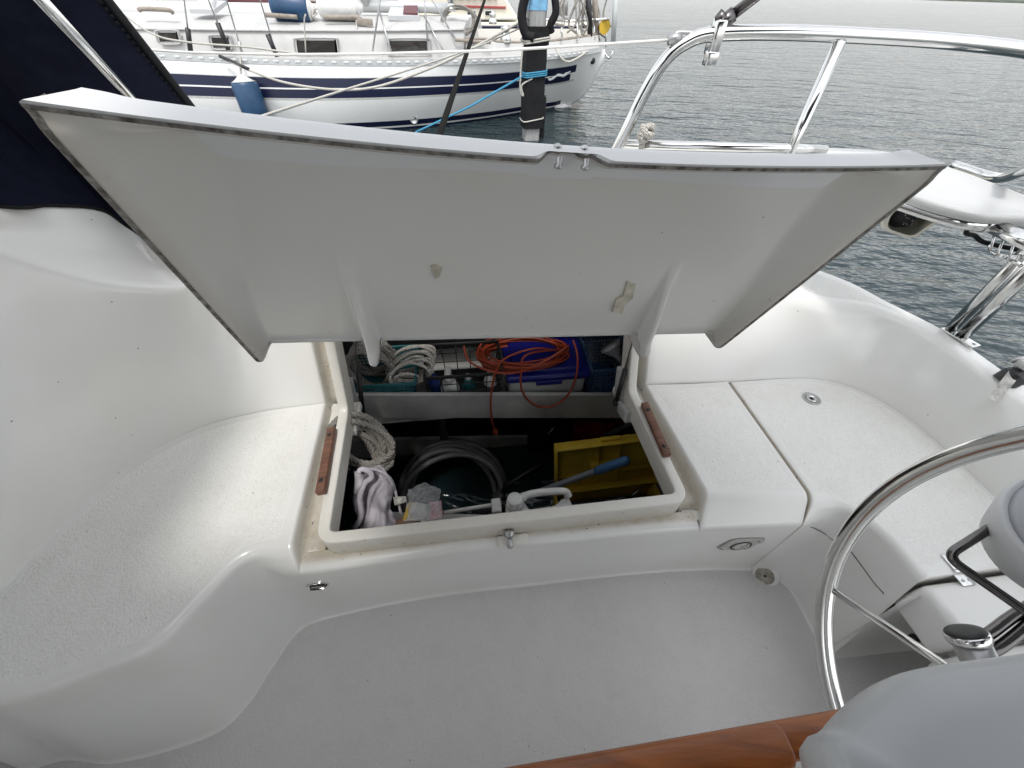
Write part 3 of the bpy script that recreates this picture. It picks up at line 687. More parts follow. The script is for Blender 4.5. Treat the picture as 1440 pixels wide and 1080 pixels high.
# ---- dodger
e1_, e2_ = py(268, 148, 1.12), py(152, 0, 1.05); dd = (e2_-e1_)
Pb = e1_ - dd*1.35; Pt = e2_ + dd*1.6
fw = V((-1, -.10, .02))
bott = [Pb, LK[5]+V((.02, .0, .014)), LK[4]+V((.0, .004, .014)), LK[3]+V((0, .008, 0)), LK[2]+V((0, .008, 0)), LK[1]+V((0, .008, 0)), LK[1]+V((-.3, .02, .03)), LK[1]+V((-.9, .02, .05))]
bott = cat(bott, 6); n = len(bott); topc = [Pt + fw*(1.5*i/(n-1)) for i in range(n)]
rows = []
for i in range(n):
    r = [bott[i].lerp(topc[i], j/30) + V((0, .05, 0))*math.sin(PI*j/30)*smooth01(0, 8, i) + V((0, .006*math.sin(i*1.3+j*.5), 0))*(1 if i > 2 else 0) for j in range(31)]
    T = topc[i]; r += [T + V((0, -.06, .10)), T + V((0, -.2, .17)), T + V((0, -.6, .22)), T+V((0, -1.0, .23)), T+V((0, -1.4, .2)), T+V((0, -1.8, .1)), T+V((0, -1.95, -.3)), T+V((0, -1.95, -.8))]
    rows.append(r)
dg = MB().grid(rows).build('dodger', NAVY, boat)
MB().tube([p + V((0, -.003, .003)) for p in bott], .004, 8).build('hem', RUBBER, dg)
edge = [Pb.lerp(Pt, j/80) for j in range(81)]
zipm = RUBBER
z_ = MB().tube(edge, .010, 8, flat=.6)
z_.grid([[p + V((0, -.006, 0)) for p in edge], [p + V((-.045, -.010, .01)) for p in edge], [p + V((-.05, -.004, .012)) for p in edge]])
L0 = (Pt-Pb).length; nt_ = int(L0/.011); dz_ = (Pt-Pb).normalized(); Re = dz_.to_track_quat('X', 'Z').to_matrix()
for i in range(nt_): z_.box(Pb.lerp(Pt, i/nt_) + V((-.012, -.012, .004)), (.006, .012, .004), Re)
z_.build('edge_binding', zipm, dg)
t0, t1 = py(190, 145, .98), py(58, 0, .93); td_ = t1-t0
MB().tube([t0 - td_*.5, t1 + td_*1.2], .0115, 14).build('dodger_frame', STEEL, boat)
# ---- bimini overhead, unseen; its extent is set for the shade it casts
bim = empty('bimini', (.2, 0, 2.0)); adopt(bim, boat)
nx, ny = 42, 50
def bz(y): return 1.96 + .10*math.cos(max(-1.3, min(1.3, y))/1.25*PI/2)
def bp(i, j): x = BX0 + (BX1-BX0)*i/nx; y = -1.5 + (BY1+1.5+.145*(x-BX0))*j/ny; return V((x, y, bz(y) + .004*math.sin(i*.9)*math.sin(j*.5)))
rows = [[bp(i, j) for i in range(nx+1)] for j in range(ny+1)]
mb = MB().grid(rows)
mb.f = [q for q in mb.f if not (WIN[0] < sum(mb.v[i].x for i in q)/4 < WIN[1] and WIN[2] < sum(mb.v[i].y for i in q)/4 < WIN[3])]   # opening added to let sun through, set clear of the canopy
mb.build('canopy', NAVY, bim)
MB().grid([[V((-1.25+(BX0+1.25)*i/8, -1.5+1.2*j/12, bz(-1.5+1.2*j/12)-.03-.004*(i%2))) for i in range(9)] for j in range(13)]).build('shade_panel', NAVY, bim)  # unseen canvas added to keep sun off the sole and front wall
# port side of the cockpit (behind the camera): bench, coaming and an added curtain against port light
PB = [V((x, -.45, 0)) for x in (-1.19, 0, .9)]
prof = [(-.45, 0), (-.49, .38), (-.52, .42), (-.98, .42), (-1.02, .45), (-1.14, .80), (-1.20, .83), (-1.55, .80), (-1.75, WATER-.3)]
gp_ = MB().grid([[V((x, y, z)) for y, z in prof] for x in [-1.2+.1*i for i in range(28)]])
gp_.build('bench', G_WHITE, boat, attrs={'grip': [0.0]*len(gp_.v)})
MB().grid([[V((BX0 + (.75-BX0)*i/20, -1.5 + .02*math.sin(i*1.7) + .16*(1-j/8), .82 + (bz(-1.3)-.84)*(1-j/8))) for j in range(9)] for i in range(21)]).build('shade_curtain', NAVY, bim)  # unseen curtain added to block side light on the lid
st0, st1 = py(1008, 38, 1.37), py(1062, -4, 1.36); sdv = st1-st0
MB().tube([st0, st0+sdv*.45], .017, 12).tube([st0+sdv*.45, st0+sdv*8], .0125, 12).build('frame_tube', tubeM, bim)
for k in (1, nx-1):
    MB().tube([r[k] - V((0, 0, .014)) for r in rows], .0125, 10).build('frame_tube', STEEL, bim)
# ---- pushpit (stern rail) and its corner seat
YR = 1.36
pp = empty('stern_rail', (.9, YR, .7)); adopt(pp, boat)
top = [py(872, 200, YR), py(908, 128, YR), py(936, 84, YR), py(965, 60, YR), py(1003, 48, YR), py(1100, 46, YR), py(1220, 51, YR+.01), py(1330, 58, YR), py(1440, 70, YR-.02), py(1540, 88, YR-.06)]
top[0] = top[0]; foot = top[0] + (top[0]-top[1])*1.0; foot2 = V((top[0].x-.12, 1.40, .71))
MB().tube(cat([foot2] + top + [V((1.9, 1.1, 1.31)), V((2.0, .5, 1.30)), V((2.0, -.6, 1.30))], 8), .0165, 16).build('top_rail', STEEL, pp)
a, b = py(1112, 211, YR), py(1182, 57, YR); MB().tube([a + (a-b)*1.05, b], .0145, 14).build('post', STEEL, pp)
MB().tube([py(876, 203, YR), py(1112, 209, YR), py(1160, 211, YR+.02)], .013, 14).build('mid_rail', STEEL, pp)
c0 = py(1007, 50, YR)
MB().box(c0 + V((0, 0, -.004)), (.026, .045, .07), None, .004).box(c0 + V((0, -.01, -.045)), (.03, .03, .03), None, .003).build('bimini_clamp', STEEL, pp)
MB().tube([c0 + V((0, 0, .03)), py(1012, 25, YR), py(1018, 18, YR)], [.016, .013, .012], 12).build('clamp_jaw', tubeM, pp)
# lifeline gate fitting
lf = [py(948, 55, YR), py(962, 52, YR)]
MB().tube([py(940, 56, YR), py(958, 53, YR)], .012, 12).build('lifeline_end', STEEL_DULL, pp)
MB().tube(cat([py(950, 55, YR), py(951, 47, YR), py(960, 45.5, YR), py(985, 47, YR)], 5), .004, 8).tube([py(949, 55, YR), py(951, 66, YR)], .004, 8).build('eye', STEEL, pp)
# seat: white board on a chrome frame
zs = 1.05
so_ = [pz(1060, 212, zs), pz(1150, 208, zs), pz(1240, 213, zs), pz(1300, 225, zs), pz(1380, 252, zs), pz(1460, 284, zs), pz(1500, 308, zs), pz(1440, 306, zs), pz(1375, 301, zs), pz(1300, 282, zs), pz(1235, 258, zs), pz(1140, 232, zs)]
sob = cat(so_, 5, True); sc_ = sum(sob, V())/len(sob); rows = []
for s_, dz in ((.975, -.02), (1.0, -.012), (1.0, -.003), (.985, .002), (.96, .001), (.94, -.002), (.5, -.002), (.02, -.002)):
    rows.append([sc_ + V(((q.x-sc_.x)*s_, (q.y-sc_.y)*s_, dz)) for q in sob])
WPL = simple('white_plastic', (.50, .505, .50), .35, noise=.06, nscale=5)
MB().grid(rows, cv=True).build('corner_seat', WPL, pp)
fr = [pz(1205, 268, zs-.025), pz(1240, 278, zs-.025), pz(1300, 298, zs-.03), pz(1350, 312, zs-.03), pz(1385, 317, zs-.03)]
MB().tube(cat(fr, 6), .0155, 14).build('seat_frame', STEEL, pp)
MB().tube([pz(1385, 317, zs-.03), pz(1398, 312, zs-.03)], .018, 14).build('sleeve', STEEL, pp)
MB().tube([pz(1392, 315, zs-.03), pz(1470, 352, zs-.03)], .0165, 14).build('seat_frame', STEEL, pp)
MB().tube(cat([pz(1340, 232, zs+.0), pz(1400, 250, zs), pz(1440, 240, zs+.05), pz(1480, 222, zs+.1)], 6), .013, 12).build('seat_frame', STEEL, pp)
zd = .645
for a, b, r in (((1337, 463), (1455, 344), .0165), ((1353, 473), (1470, 362), .0165), ((1374, 432), (1470, 352), .012)):
    A = pz(*a, zd); 
    B = pz(*b, .98) if r > .015 else pz(*b, .97)
    if r < .015: A = A + (B-A)*.25
    MB().tube([A, B], r, 14).build('post', STEEL, pp)
bpl = pz(1350, 474, zd+.004); ang = math.atan2(-.45, .35)
MB().box(bpl, (.10, .035, .006), Matrix.Rotation(rad(-72), 3, 'Z'), .002).build('base_plate', STEEL, pp)
for k in (-.04, .04): MB().lathe([(.005, 0), (.005, .002), (.001, .003)], bpl + V((math.cos(rad(-72))*k, math.sin(rad(-72))*k, .003)), (0, 0, 1), 10).build('screw', STEEL_DULL, pp)
# wire basket behind the posts
wb = MB(); zb = .95
for a, b in (((1402, 316), (1393, 352)), ((1416, 322), (1402, 360)), ((1430, 329), (1418, 366))): wb.tube([pz(*a, 1.0), pz(*b, zb)], .0028, 6)
wb.tube(cat([pz(1391, 345, zb), pz(1393, 352, zb), pz(1412, 360, zb), pz(1450, 358, zb)], 4), .0035, 6).tube([pz(1400, 361, zb), pz(1450, 359, zb)], .0035, 6)
wb.tube([pz(1418, 362, zb), pz(1436, 374, zb)], .005, 6)
ob = wb.build('wire_basket', STEEL, pp)
MB().tube(cat([pz(1357, 306, 1.02), pz(1362, 318, .99), pz(1359, 328, .97), pz(1370, 331, .96), pz(1382, 340, .95), pz(1410, 347, .95), pz(1460, 356, .95)], 6), .0055, 8).build('cable', RUBBER, pp)
# chrome clutter at the right-hand coaming edge, with a tape flag
q = pz(1432, 517, .68)
wf = MB().lathe([(.028, -.03), (.030, 0), (.022, .012), (.018, .02)], pz(1428, 528, .655), (.5, .1, .8), 20).build('fairlead', BLACK, boat)
MB().tube([q, q + V((.10, .02, .02))], .012, 10).tube([q + V((.01, .03, .0)), q + V((.11, .05, .01))], .007, 8).box(q + V((.02, .0, .01)), (.05, .03, .02), None, .004).build('shackle', STEEL_DULL, wf)
TAPE = simple('worn_tape', (.55, .54, .50), .6, noise=.5, nscale=60)
tpv = [pz(1437, 521, .665), pz(1441, 530, .66), pz(1419, 536, .648), pz(1402, 541, .641), pz(1387, 559, .62), pz(1401, 562, .615), pz(1424, 541, .638)]
rows = [[pz(1420, 516, .672), pz(1404, 536, .652), pz(1402, 541, .640), pz(1387, 557, .622)], [pz(1436, 522, .672), pz(1424, 538, .652), pz(1420, 543, .640), pz(1398, 563, .618)]]
for r in rows:
    for v in r: v.y -= .004
MB().grid(rows).build('tape_flag', TAPE, boat)
autosmooth(bpy.data.objects['fairlead'])
# peeled patch on the underside of the lid
adh = simple('old_adhesive', (.60, .57, .47), .8, noise=.3, nscale=40, bump=.7, bscale=150)
for pts in ([(882, 394), (893, 399), (889, 418), (878, 428), (874, 440), (861, 437), (866, 420), (876, 414)], [(606, 372), (612, 370), (622, 375), (618, 387), (612, 390)]):
    ctr = TL.lerp(TR, .5)*.5 + BLl.lerp(BRl, .5)*.5 - nD*(FIN*.90)
    out = []
    for p in pts:
        r = ray(*p); tq = (ctr-CC).dot(nD)/r.dot(nD); out.append(CC + r*tq)
    f_ = MB(); f_.prism(out, nD*.004); f_.build('adhesive_patch', adh, lid, smooth=False)
# cabin bulkhead, forward end of the cockpit
MB().box((-1.235, -.13, .475), (.04, 1.74, 1.01), None, .01).build('cabin_bulkhead', G_WHITE, boat)
cbv = [(-1.0, .0), (-1.0, .86), (-.94, .97), (-.5, 1.0), (.3, .995), (.70, .97), (.80, .84), (.84, .72), (1.25, .70), (1.58, .68), (1.60, .60), (1.50, WATER-.3)]
MB().grid([[V((-1.27-.2*i, y*(1-.012*i*i*.12) + .0, z)) for y, z in cbv] for i in range(14)]).build('cabin', G_WHITE, boat, attrs={'grip': [0.0]*(14*len(cbv))})
# topsides of our own hull on the far side
# ================================================================== inside the locker
ORG = (FL+FR)/2; ORG.z = 0
def bf(a, b, z): return ORG + uD*a + vD*b + V((0, 0, z))
LINER = simple('locker_liner', (.50, .50, .48), .55, noise=.35, nscale=6, bump=.3, bscale=40)
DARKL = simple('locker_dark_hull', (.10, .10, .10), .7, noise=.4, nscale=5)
Ru = Matrix.Rotation(math.atan2(uD.y, uD.x), 3, 'Z')
def bbox(mb, a0, a1, b0, b1, z0, z1, bev=0):
    return mb.box(bf((a0+a1)/2, (b0+b1)/2, (z0+z1)/2), (abs(a1-a0), abs(b1-b0), abs(z1-z0)), Ru, bev)
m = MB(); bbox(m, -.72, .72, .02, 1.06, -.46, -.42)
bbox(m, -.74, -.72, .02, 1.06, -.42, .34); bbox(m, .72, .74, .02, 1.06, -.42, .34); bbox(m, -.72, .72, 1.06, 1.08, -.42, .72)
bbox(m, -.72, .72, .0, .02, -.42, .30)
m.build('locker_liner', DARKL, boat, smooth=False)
def pb(px, py_, b):            # sight line met with an upright plane along the boat at distance b outboard of the opening's front
    r = ray(px, py_); o = CC - ORG; n = vD; k = (b - o.dot(n))/r.dot(n); return CC + r*k
# fiddle board of the upper shelf, the shelf, and the stringer low on the hull
BS = .60
f0, f1, f2, f3 = pb(478, 553, BS), pb(884, 559, BS), pb(884, 591, BS), pb(478, 584, BS)
m = MB().prism([f0 + uD*-.12, f1 + uD*.12, f2 + uD*.12 , f3 - uD*.12], vD*.018); fb = autosmooth(m.build('shelf_fiddle', LINER, boat, smooth=False))
zsh = (f3.z+f2.z)/2 + .012
m = MB(); bbox(m, -.72, .72, BS+.02, 1.06, zsh-.015, zsh); m.build('shelf', LINER, boat, smooth=False)
g0_, g1_, g2_, g3_ = pb(480, 616, .78), pb(790, 622, .78), pb(790, 668, .78), pb(480, 664, .78)
MB().prism([g0_ - uD*.2, g1_ + uD*.4, g2_ + uD*.4, g3_ - uD*.2], vD*.02).build('hull_stringer', LINER, boat, smooth=False)
ps0, ps1 = pb(627, 585, .70), pb(627, 670, .70)
MB().box((ps0+ps1)/2, (.035, .03, (ps0-ps1).length*1.3), Ru).build('support_post', BLACK, boat)
# ---- ropes
def ropemat(name, c1, c2, sc_=260):
    m, nt, b = newmat(name); L = nt.links; tc = N(nt, 'ShaderNodeTexCoord')
    wv = N(nt, 'ShaderNodeTexWave', Scale=sc_*.25, Distortion=1.0); wv.bands_direction = 'DIAGONAL'; L.new(tc.outputs['Object'], wv.inputs['Vector'])
    nz = N(nt, 'ShaderNodeTexNoise', Scale=30.0, Detail=4.0); L.new(tc.outputs['Object'], nz.inputs['Vector'])
    mx = N(nt, 'ShaderNodeMix', data_type='RGBA'); L.new(nz.outputs['Fac'], mx.inputs['Factor']); mx.inputs['A'].default_value = (*c1, 1); mx.inputs['B'].default_value = (*c2, 1)
    L.new(mx.outputs['Result'], b.inputs['Base Color']); b.inputs['Roughness'].default_value = .85; b.inputs['Specular IOR Level'].default_value = .2
    bp = N(nt, 'ShaderNodeBump', Strength=.8, Distance=.003); L.new(wv.outputs['Fac'], bp.inputs['Height']); L.new(bp.outputs['Normal'], b.inputs['Normal'])
    return m
ROPE_W = ropemat('pale_rope', (.62, .60, .55), (.42, .40, .36)); ROPE_G = ropemat('grey_rope', (.36, .34, .31), (.22, .21, .19))
ROPE_B = ropemat('blue_rope', (.05, .24, .40), (.08, .32, .48)); ORANGE = simple('orange_flex', (.30, .045, .015), .45, noise=.15)
def twisted(mb, pts, r, pitch=.03, strands=3):
    """laid rope: strands wound round the path"""
    L = [0]; 
    for a, b in zip(pts, pts[1:]): L.append(L[-1]+(b-a).length)
    nn = V((0, 0, 1)); rows = []
    for s_ in range(strands):
        out = []
        for i, p in enumerate(pts):
            T = (pts[min(i+1, len(pts)-1)]-pts[max(0, i-1)]).normalized(); x = T.orthogonal() if abs(T.z) > .95 else T.cross(V((0, 0, 1))); x.normalize(); y = T.cross(x)
            a = 2*PI*(L[i]/pitch + s_/strands); out.append(p + (x*math.cos(a)+y*math.sin(a))*r*.5)
        mb.tube(out, r*.58, 6)
    return mb
def skein(c, ax, ay, axn, turns, spread, n=26, jit=.006, seed=1):
    """loops of a coil round centre c, half-axes ax, ay, spread along axn"""
    rnd = random.Random(seed); out = []
    for k in range(turns):
        fa, fb_ = 1+rnd.uniform(-.16, .10), 1+rnd.uniform(-.22, .14); off = axn*(spread*(k/(max(1, turns-1))-.5)) + V((rnd.uniform(-jit, jit), rnd.uniform(-jit, jit), rnd.uniform(-jit, jit)))
        ph = rnd.uniform(-.25, .25); t = rnd.uniform(-.3, .3)
        out.append([c + off + ax*fa*math.cos(2*PI*i/n+ph) + ay*fb_*math.sin(2*PI*i/n+ph+t*.3) + axn*.01*math.sin(2*PI*i/n*2+t*9) for i in range(n+1)])
    return out
def coil(name, c, ax, ay, axn, turns, spread, r, mat, label, cat_, seed=1, lay=True, jit=.006, group=None):
    loops = skein(c, ax, ay, axn, turns, spread, 30, jit, seed); pts = []
    for l in loops: pts += l[:-1]
    pts = cat(pts, 3); mb = MB()
    twisted(mb, pts, r, r*5) if lay else mb.tube(pts, r, 8)
    o = mb.build(name, mat); return tag(o, label, cat_, group)
up = V((0, 0, 1))
c_ = pb(578, 516, .72)
coil('rope_coil', c_, uD*.085 + up*.02, up*.040 + vD*.02, vD, 9, .10, .0065, ROPE_W, 'pale three-strand rope hank lying on the teal basket on the locker shelf', 'rope', 3)
ring_ = [pb(572 + 17*math.cos(t), 534 + 8*math.sin(t), .66) for t in [2*PI*k/40 for k in range(40)]]
o = twisted(MB(), ring_+ring_[:2], .0065, .03).build('rope_loop', ROPE_W, bpy.data.objects['rope_coil'])
c_ = pb(522, 510, .74)
coil('rope_coil', c_, uD*.075 + up*.03, up*.085 - uD*.03, vD, 9, .10, .008, ROPE_G, 'grey rope coil draped over the left end of the teal basket behind the lid rib', 'rope', 5)
c_ = pb(503, 632, .36)
coil('rope_coil', c_, uD*.085 - up*.05 + vD*.0, vD*.06 + up*.06, (up*.6+uD*.5).normalized(), 10, .11, .0105, ROPE_G, 'thick grey rope coil below the left mounting block, behind the cloths', 'rope', 8)
c_ = pb(640, 690, .52)
HOSE = simple('grey_hose', (.15, .15, .15), .5, noise=.2, nscale=10)
loops = skein(c_, uD*.23, vD*.13 + up*.18, (up*.7 - vD*.7).normalized(), 12, .20, 40, .014, 12); pts = []
for l in loops: pts += l[:-1]
tag(MB().tube(cat(pts, 3), .0125, 10).build('hose', HOSE), 'dark grey water hose coiled on the locker floor behind the white towel', 'hose')
# ---- teal basket
def basket(name, px0, px1, pyb, b, depth, hgt, mat, label, cat_, cols, rws, taper=.012):
    A, B = pb(px0, pyb, b), pb(px1, pyb, b); w_ = (B-A).length; root = empty(name, (A+B)/2 + vD*depth/2, label, cat_)
    z0 = min(A.z, B.z); A.z = B.z = max(z0, zsh)+.002; mb = MB(); r = .0022
    cs_ = lambda h: [A - uD*taper*h - vD*taper*h + up*hgt*h, B + uD*taper*h - vD*taper*h + up*hgt*h, B + uD*taper*h + vD*(depth+taper*h) + up*hgt*h, A - uD*taper*h + vD*(depth+taper*h) + up*hgt*h]
    for k in range(rws+1):
        c4 = cs_(k/rws); 
        for i in range(4): mb.tube([c4[i], c4[(i+1) % 4]], r*(2.2 if k == rws else 1), 6)
    lo, hi = cs_(0), cs_(1)
    for i in range(4):
        for q in range(cols+1): mb.tube([lo[i].lerp(lo[(i+1) % 4], q/cols), hi[i].lerp(hi[(i+1) % 4], q/cols)], r, 5)
    mb.build('mesh_wall', mat, root)
    rim = MB()
    for i in range(4):
        a, b_ = hi[i], hi[(i+1) % 4]; rim.box((a+b_)/2, ((b_-a).length+.006, .007, .016), Matrix.Rotation(math.atan2((b_-a).y, (b_-a).x), 3, 'Z'), .002)
    rim.build('rim', mat, root); fl_ = MB(); fl_.add(lo, [(0, 1, 2, 3)]); fl_.build('base', mat, root, smooth=False)
    return root
TEAL = simple('teal_plastic', (.01, .10, .115), .4); BLUEP = simple('blue_plastic', (.02, .05, .12), .4)
basket('basket', 492, 584, 556, BS+.03, .20, .075, TEAL, 'teal plastic mesh basket holding ropes at the left end of the locker shelf', 'basket', 16, 5)
basket('basket', 828, 878, 556, BS+.035, .22, .17, BLUEP, 'tall blue plastic mesh basket at the right end of the locker shelf', 'basket', 12, 9)
basket('crate', 606, 702, 556, BS+.035, .17, .135, BLACK, 'open black plastic crate of bottles in the middle of the locker shelf', 'crate', 5, 3)
# ---- bottles in the crate
def bottle(px, b, h, r, mat, label, capmat, neck=.35, capr=.45, spray=False, lab=None, wide=1.0):
    c = pb(px, 556, b); c.z = zsh+.004
    root = empty('bottle', c, label, 'bottle')
    MB().lathe([(r*.92, 0), (r, .006), (r, h*.55), (r*.97, h*.66), (r*neck*1.3, h*.80), (r*neck, h*.83), (r*neck, h*.88)], c, up, 24).build('body', mat, root)
    if lab: MB().lathe([(r*1.012, h*.12), (r*1.012, h*.5)], c, up, 24, caps=False).build('label', lab, root)
    if spray:
        cc_ = c + up*h*.88
        MB().lathe([(r*.5, 0), (r*.5, .022), (r*.32, .028)], cc_, up, 16).build('collar', capmat, root)
        s_ = MB(); s_.box(cc_ + up*.05 - vD*.012, (.026, .075, .034), Ru @ Matrix.Rotation(rad(-14), 3, 'X'), .008, 3); s_.box(cc_ + up*.03 - vD*.03, (.012, .012, .05), Ru @ Matrix.Rotation(rad(28), 3, 'X'), .003)
        s_.build('spray_head', capmat, root)
    else:
        MB().lathe([(r*capr, 0), (r*capr, .016), (r*capr*.85, .019), (.001, .0195)], c + up*h*.88, up, 18).build('cap', capmat, root)
    return root
WP = simple('white_bottle_plastic', (.72, .72, .70), .35, noise=.05); BLUEB = simple('blue_bottle', (.015, .04, .18), .25); TEALB = simple('teal_bottle', (.008, .09, .10), .25)
LAB1 = simple('printed_label', (.55, .55, .50), .5, noise=.7, nscale=60, col2=(.22, .20, .18))
bottle(612, BS+.10, .21, .030, BLUEB, 'translucent blue bottle standing at the left of the black crate', WP, .4)
bottle(634, BS+.09, .155, .040, WP, 'white jug-shaped bottle with a printed label and trigger head in the black crate', WP, .6, spray=True, lab=LAB1)
bottle(660, BS+.10, .15, .030, TEALB, 'teal bottle with a white cap and label in the black crate', WP, .45, lab=LAB1)
bottle(690, BS+.11, .16, .028, WP, 'slim white bottle at the right of the black crate, under the orange cord', WP, .5, lab=LAB1)
# ---- storage box with a blue lid
A, B = pb(714, 556, BS+.04), pb(822, 556, BS+.04); A.z = B.z = zsh+.002; w_ = (B-A).length; cB = (A+B)/2 + vD*.13
sbx = empty('storage_box', cB, 'translucent storage box with a deep blue lid on the locker shelf', 'storage box')
CLEAR = simple('frosted_plastic', (.50, .51, .50), .4, noise=.1); BLUELID = simple('blue_lid', (.004, .008, .13), .35)
MB().box(cB + up*.075, (w_*.95, .25, .15), Ru, .014, 3).build('tub', CLEAR, sbx)
li = MB().box(cB + up*.165, (w_*1.04, .28, .032), Ru, .012, 3).box(cB + up*.182, (w_*.88, .22, .022), Ru, .009, 3); li.build('lid', BLUELID, sbx)
MB().box(cB + up*.148 - vD*.142, (w_*.32, .008, .022), Ru, .003).build('catch', BLUELID, sbx)
# ---- orange extension cord
c_ = pb(735, 496, .76); c_.z -= .004
loops = skein(c_, uD*.175, vD*.10 - up*.008, up, 17, .035, 34, .008, 21); pts = []
for l in loops: pts += l[:-1]
pts = cat(pts, 3)
pl_ = [pts[-1], pb(742, 498, .62), pb(733, 520, .60), pb(733, 545, .592), pb(742, 562, .590), pb(758, 572, .588), pb(778, 571, .588), pb(798, 556, .588), pb(810, 530, .592), pb(812, 500, .62), pb(806, 478, .66)]
pe_ = [pts[0], pb(752, 490, .63), pb(712, 503, .61), pb(698, 520, .60), pb(692, 545, .59), pb(690, 570, .588), pb(692, 592, .588), pb(696, 604, .588)]
cd = empty('extension_cord', c_, 'orange extension cord coiled on the locker shelf with a loop and its plug hanging down', 'extension cord')
MB().tube(pts, .0042, 7).build('coil', ORANGE, cd); MB().tube(cat(pl_, 8), .0042, 8).build('hanging_loop', ORANGE, cd); MB().tube(cat(pe_, 8), .0040, 8).build('tail', ORANGE, cd)
ld_ = [pb(755+i*5, 486 + (i % 2)*3, .64) for i in range(0)]
MB().lathe([(.006, -.004), (.012, .006), (.013, .022), (.010, .03)], pb(696, 604, .588), (0.1, 0, -1), 14).build('plug', ORANGE, cd)
lp_ = MB().tube(cat([pb(652, 486, .66), pb(660, 508, .62), pb(690, 522, .60), pb(725, 524, .60), pb(765, 508, .61), pb(800, 486, .66)], 8), .0042, 8).build('loose_turn', ORANGE, cd)
# ---- dark bottle / white funnel at the right end
c_ = pb(868, 500, .72)
fn = MB().lathe([(.012, -.05), (.014, .0), (.045, .05), (.047, .055)], c_, (up*.6 - uD*.5 + vD*.4), 20).build('funnel', simple('grey_funnel', (.33, .33, .34), .4)); tag(fn, 'pale grey funnel tipped inside the tall blue basket', 'funnel')
# ---- under the shelf: red bag, black bag
def cloth(name, fn_, nu, nv, mat, thick=.004):
    rows = [[fn_(i/nu, j/nv) for j in range(nv+1)] for i in range(nu+1)]
    o = MB().grid(rows).build(name, mat); md = o.modifiers.new('thickness', 'SOLIDIFY'); md.thickness = thick; md.offset = 0
    return o
def fabric(name, col, c2=None, sc_=500): return simple(name, col, .9, noise=.25, nscale=25, bump=.9, bscale=sc_, spec=.15, col2=c2)
RED = fabric('red_fabric', (.25, .012, .012)); DKRED = fabric('maroon_fabric', (.12, .03, .03)); DKGRN = fabric('dark_green_fabric', (.015, .045, .04)); LILAC = fabric('lilac_towelling', (.60, .57, .62), sc_=900)
rn = random.Random(4)
def wrink(u_, v_, s_=1): return .5*math.sin(u_*9*s_+v_*3)+.3*math.sin(v_*13*s_-u_*5)+.2*math.sin((u_+v_)*23*s_)
o = cloth('bag', lambda u_, v_: pb(806+86*u_, 592+34*v_, .70) + vD*(-.03*math.sin(PI*u_)*math.sin(PI*v_)+.006*wrink(u_, v_)), 24, 14, RED); tag(o, 'dark red fabric bag stowed under the shelf at the right', 'bag')
o = cloth('bag', lambda u_, v_: pb(742+58*u_, 596+36*v_, .69) + vD*(-.03*math.sin(PI*u_)*math.sin(PI*v_)+.008*wrink(u_, v_)), 24, 14, fabric('black_fabric', (.012, .012, .013))); tag(o, 'black fabric bag with a white leaf emblem under the shelf, beside the red bag', 'bag')
em = MB()
for k in range(7):
    a = rad(-60+k*20); em.tube([pb(770, 611, .650), pb(770+10*math.cos(a-.6), 606-10*math.sin(a+.5)*.6, .650)], .0016, 5)
em.build('emblem', LAB1, o)
# ---- cloths at the front-left
def tw(u_, v_):
    x = 496 + 62*u_ + 8*v_*(1-u_); y = 662 + 84*v_ - 6*math.sin(u_*PI)*(1-v_)
    x += 5*math.sin(v_*7+1)*(1 if u_ > .5 else .6) - 10*(1-v_)*u_*u_; y += 7*math.sin(u_*8)*(1-v_) + 9*u_*(1-v_)
    return pz(x, y, .33 - .14*v_ + .030*wrink(u_*1.1, v_*.9) + .018*math.sin(u_*14+v_*5)*(1-.5*v_))
o = cloth('towel', tw, 40, 36, LILAC, .006); tag(o, 'crumpled lilac towel bundled in the front left corner of the locker', 'towel')
MB().tube(cat([pz(499, 742, .22), pz(508, 725, .25), pz(506, 700, .30), pz(513, 680, .33), pz(522, 672, .34), pz(520, 664, .345), pz(508, 660, .345), pz(503, 668, .34)], 6), .0085, 8).build('hem', LILAC, o)
MB().tube(cat([pz(512, 658, .345), pz(532, 662, .345), pz(550, 674, .325), pz(558, 700, .285), pz(564, 722, .25)], 6), .004, 8).build('hem', LILAC, o)
def fold(x0, y0, x1, y1, z0, s_): return lambda u_, v_: pz(x0 + (x1-x0)*u_ + 4*wrink(v_, u_)*s_, y0 + (y1-y0)*v_ + 3*wrink(u_, v_), z0 + .022*wrink(u_, v_+.3) - .13*v_)
o = cloth('cloth', fold(481, 662, 508, 752, .29, 1), 26, 30, DKGRN); tag(o, 'dark green cloth squeezed between the lilac towel and a maroon cloth', 'cloth')
o = cloth('cloth', fold(462, 676, 490, 756, .25, 1), 26, 30, DKRED); tag(o, 'maroon cloth in the front left corner of the locker', 'cloth')
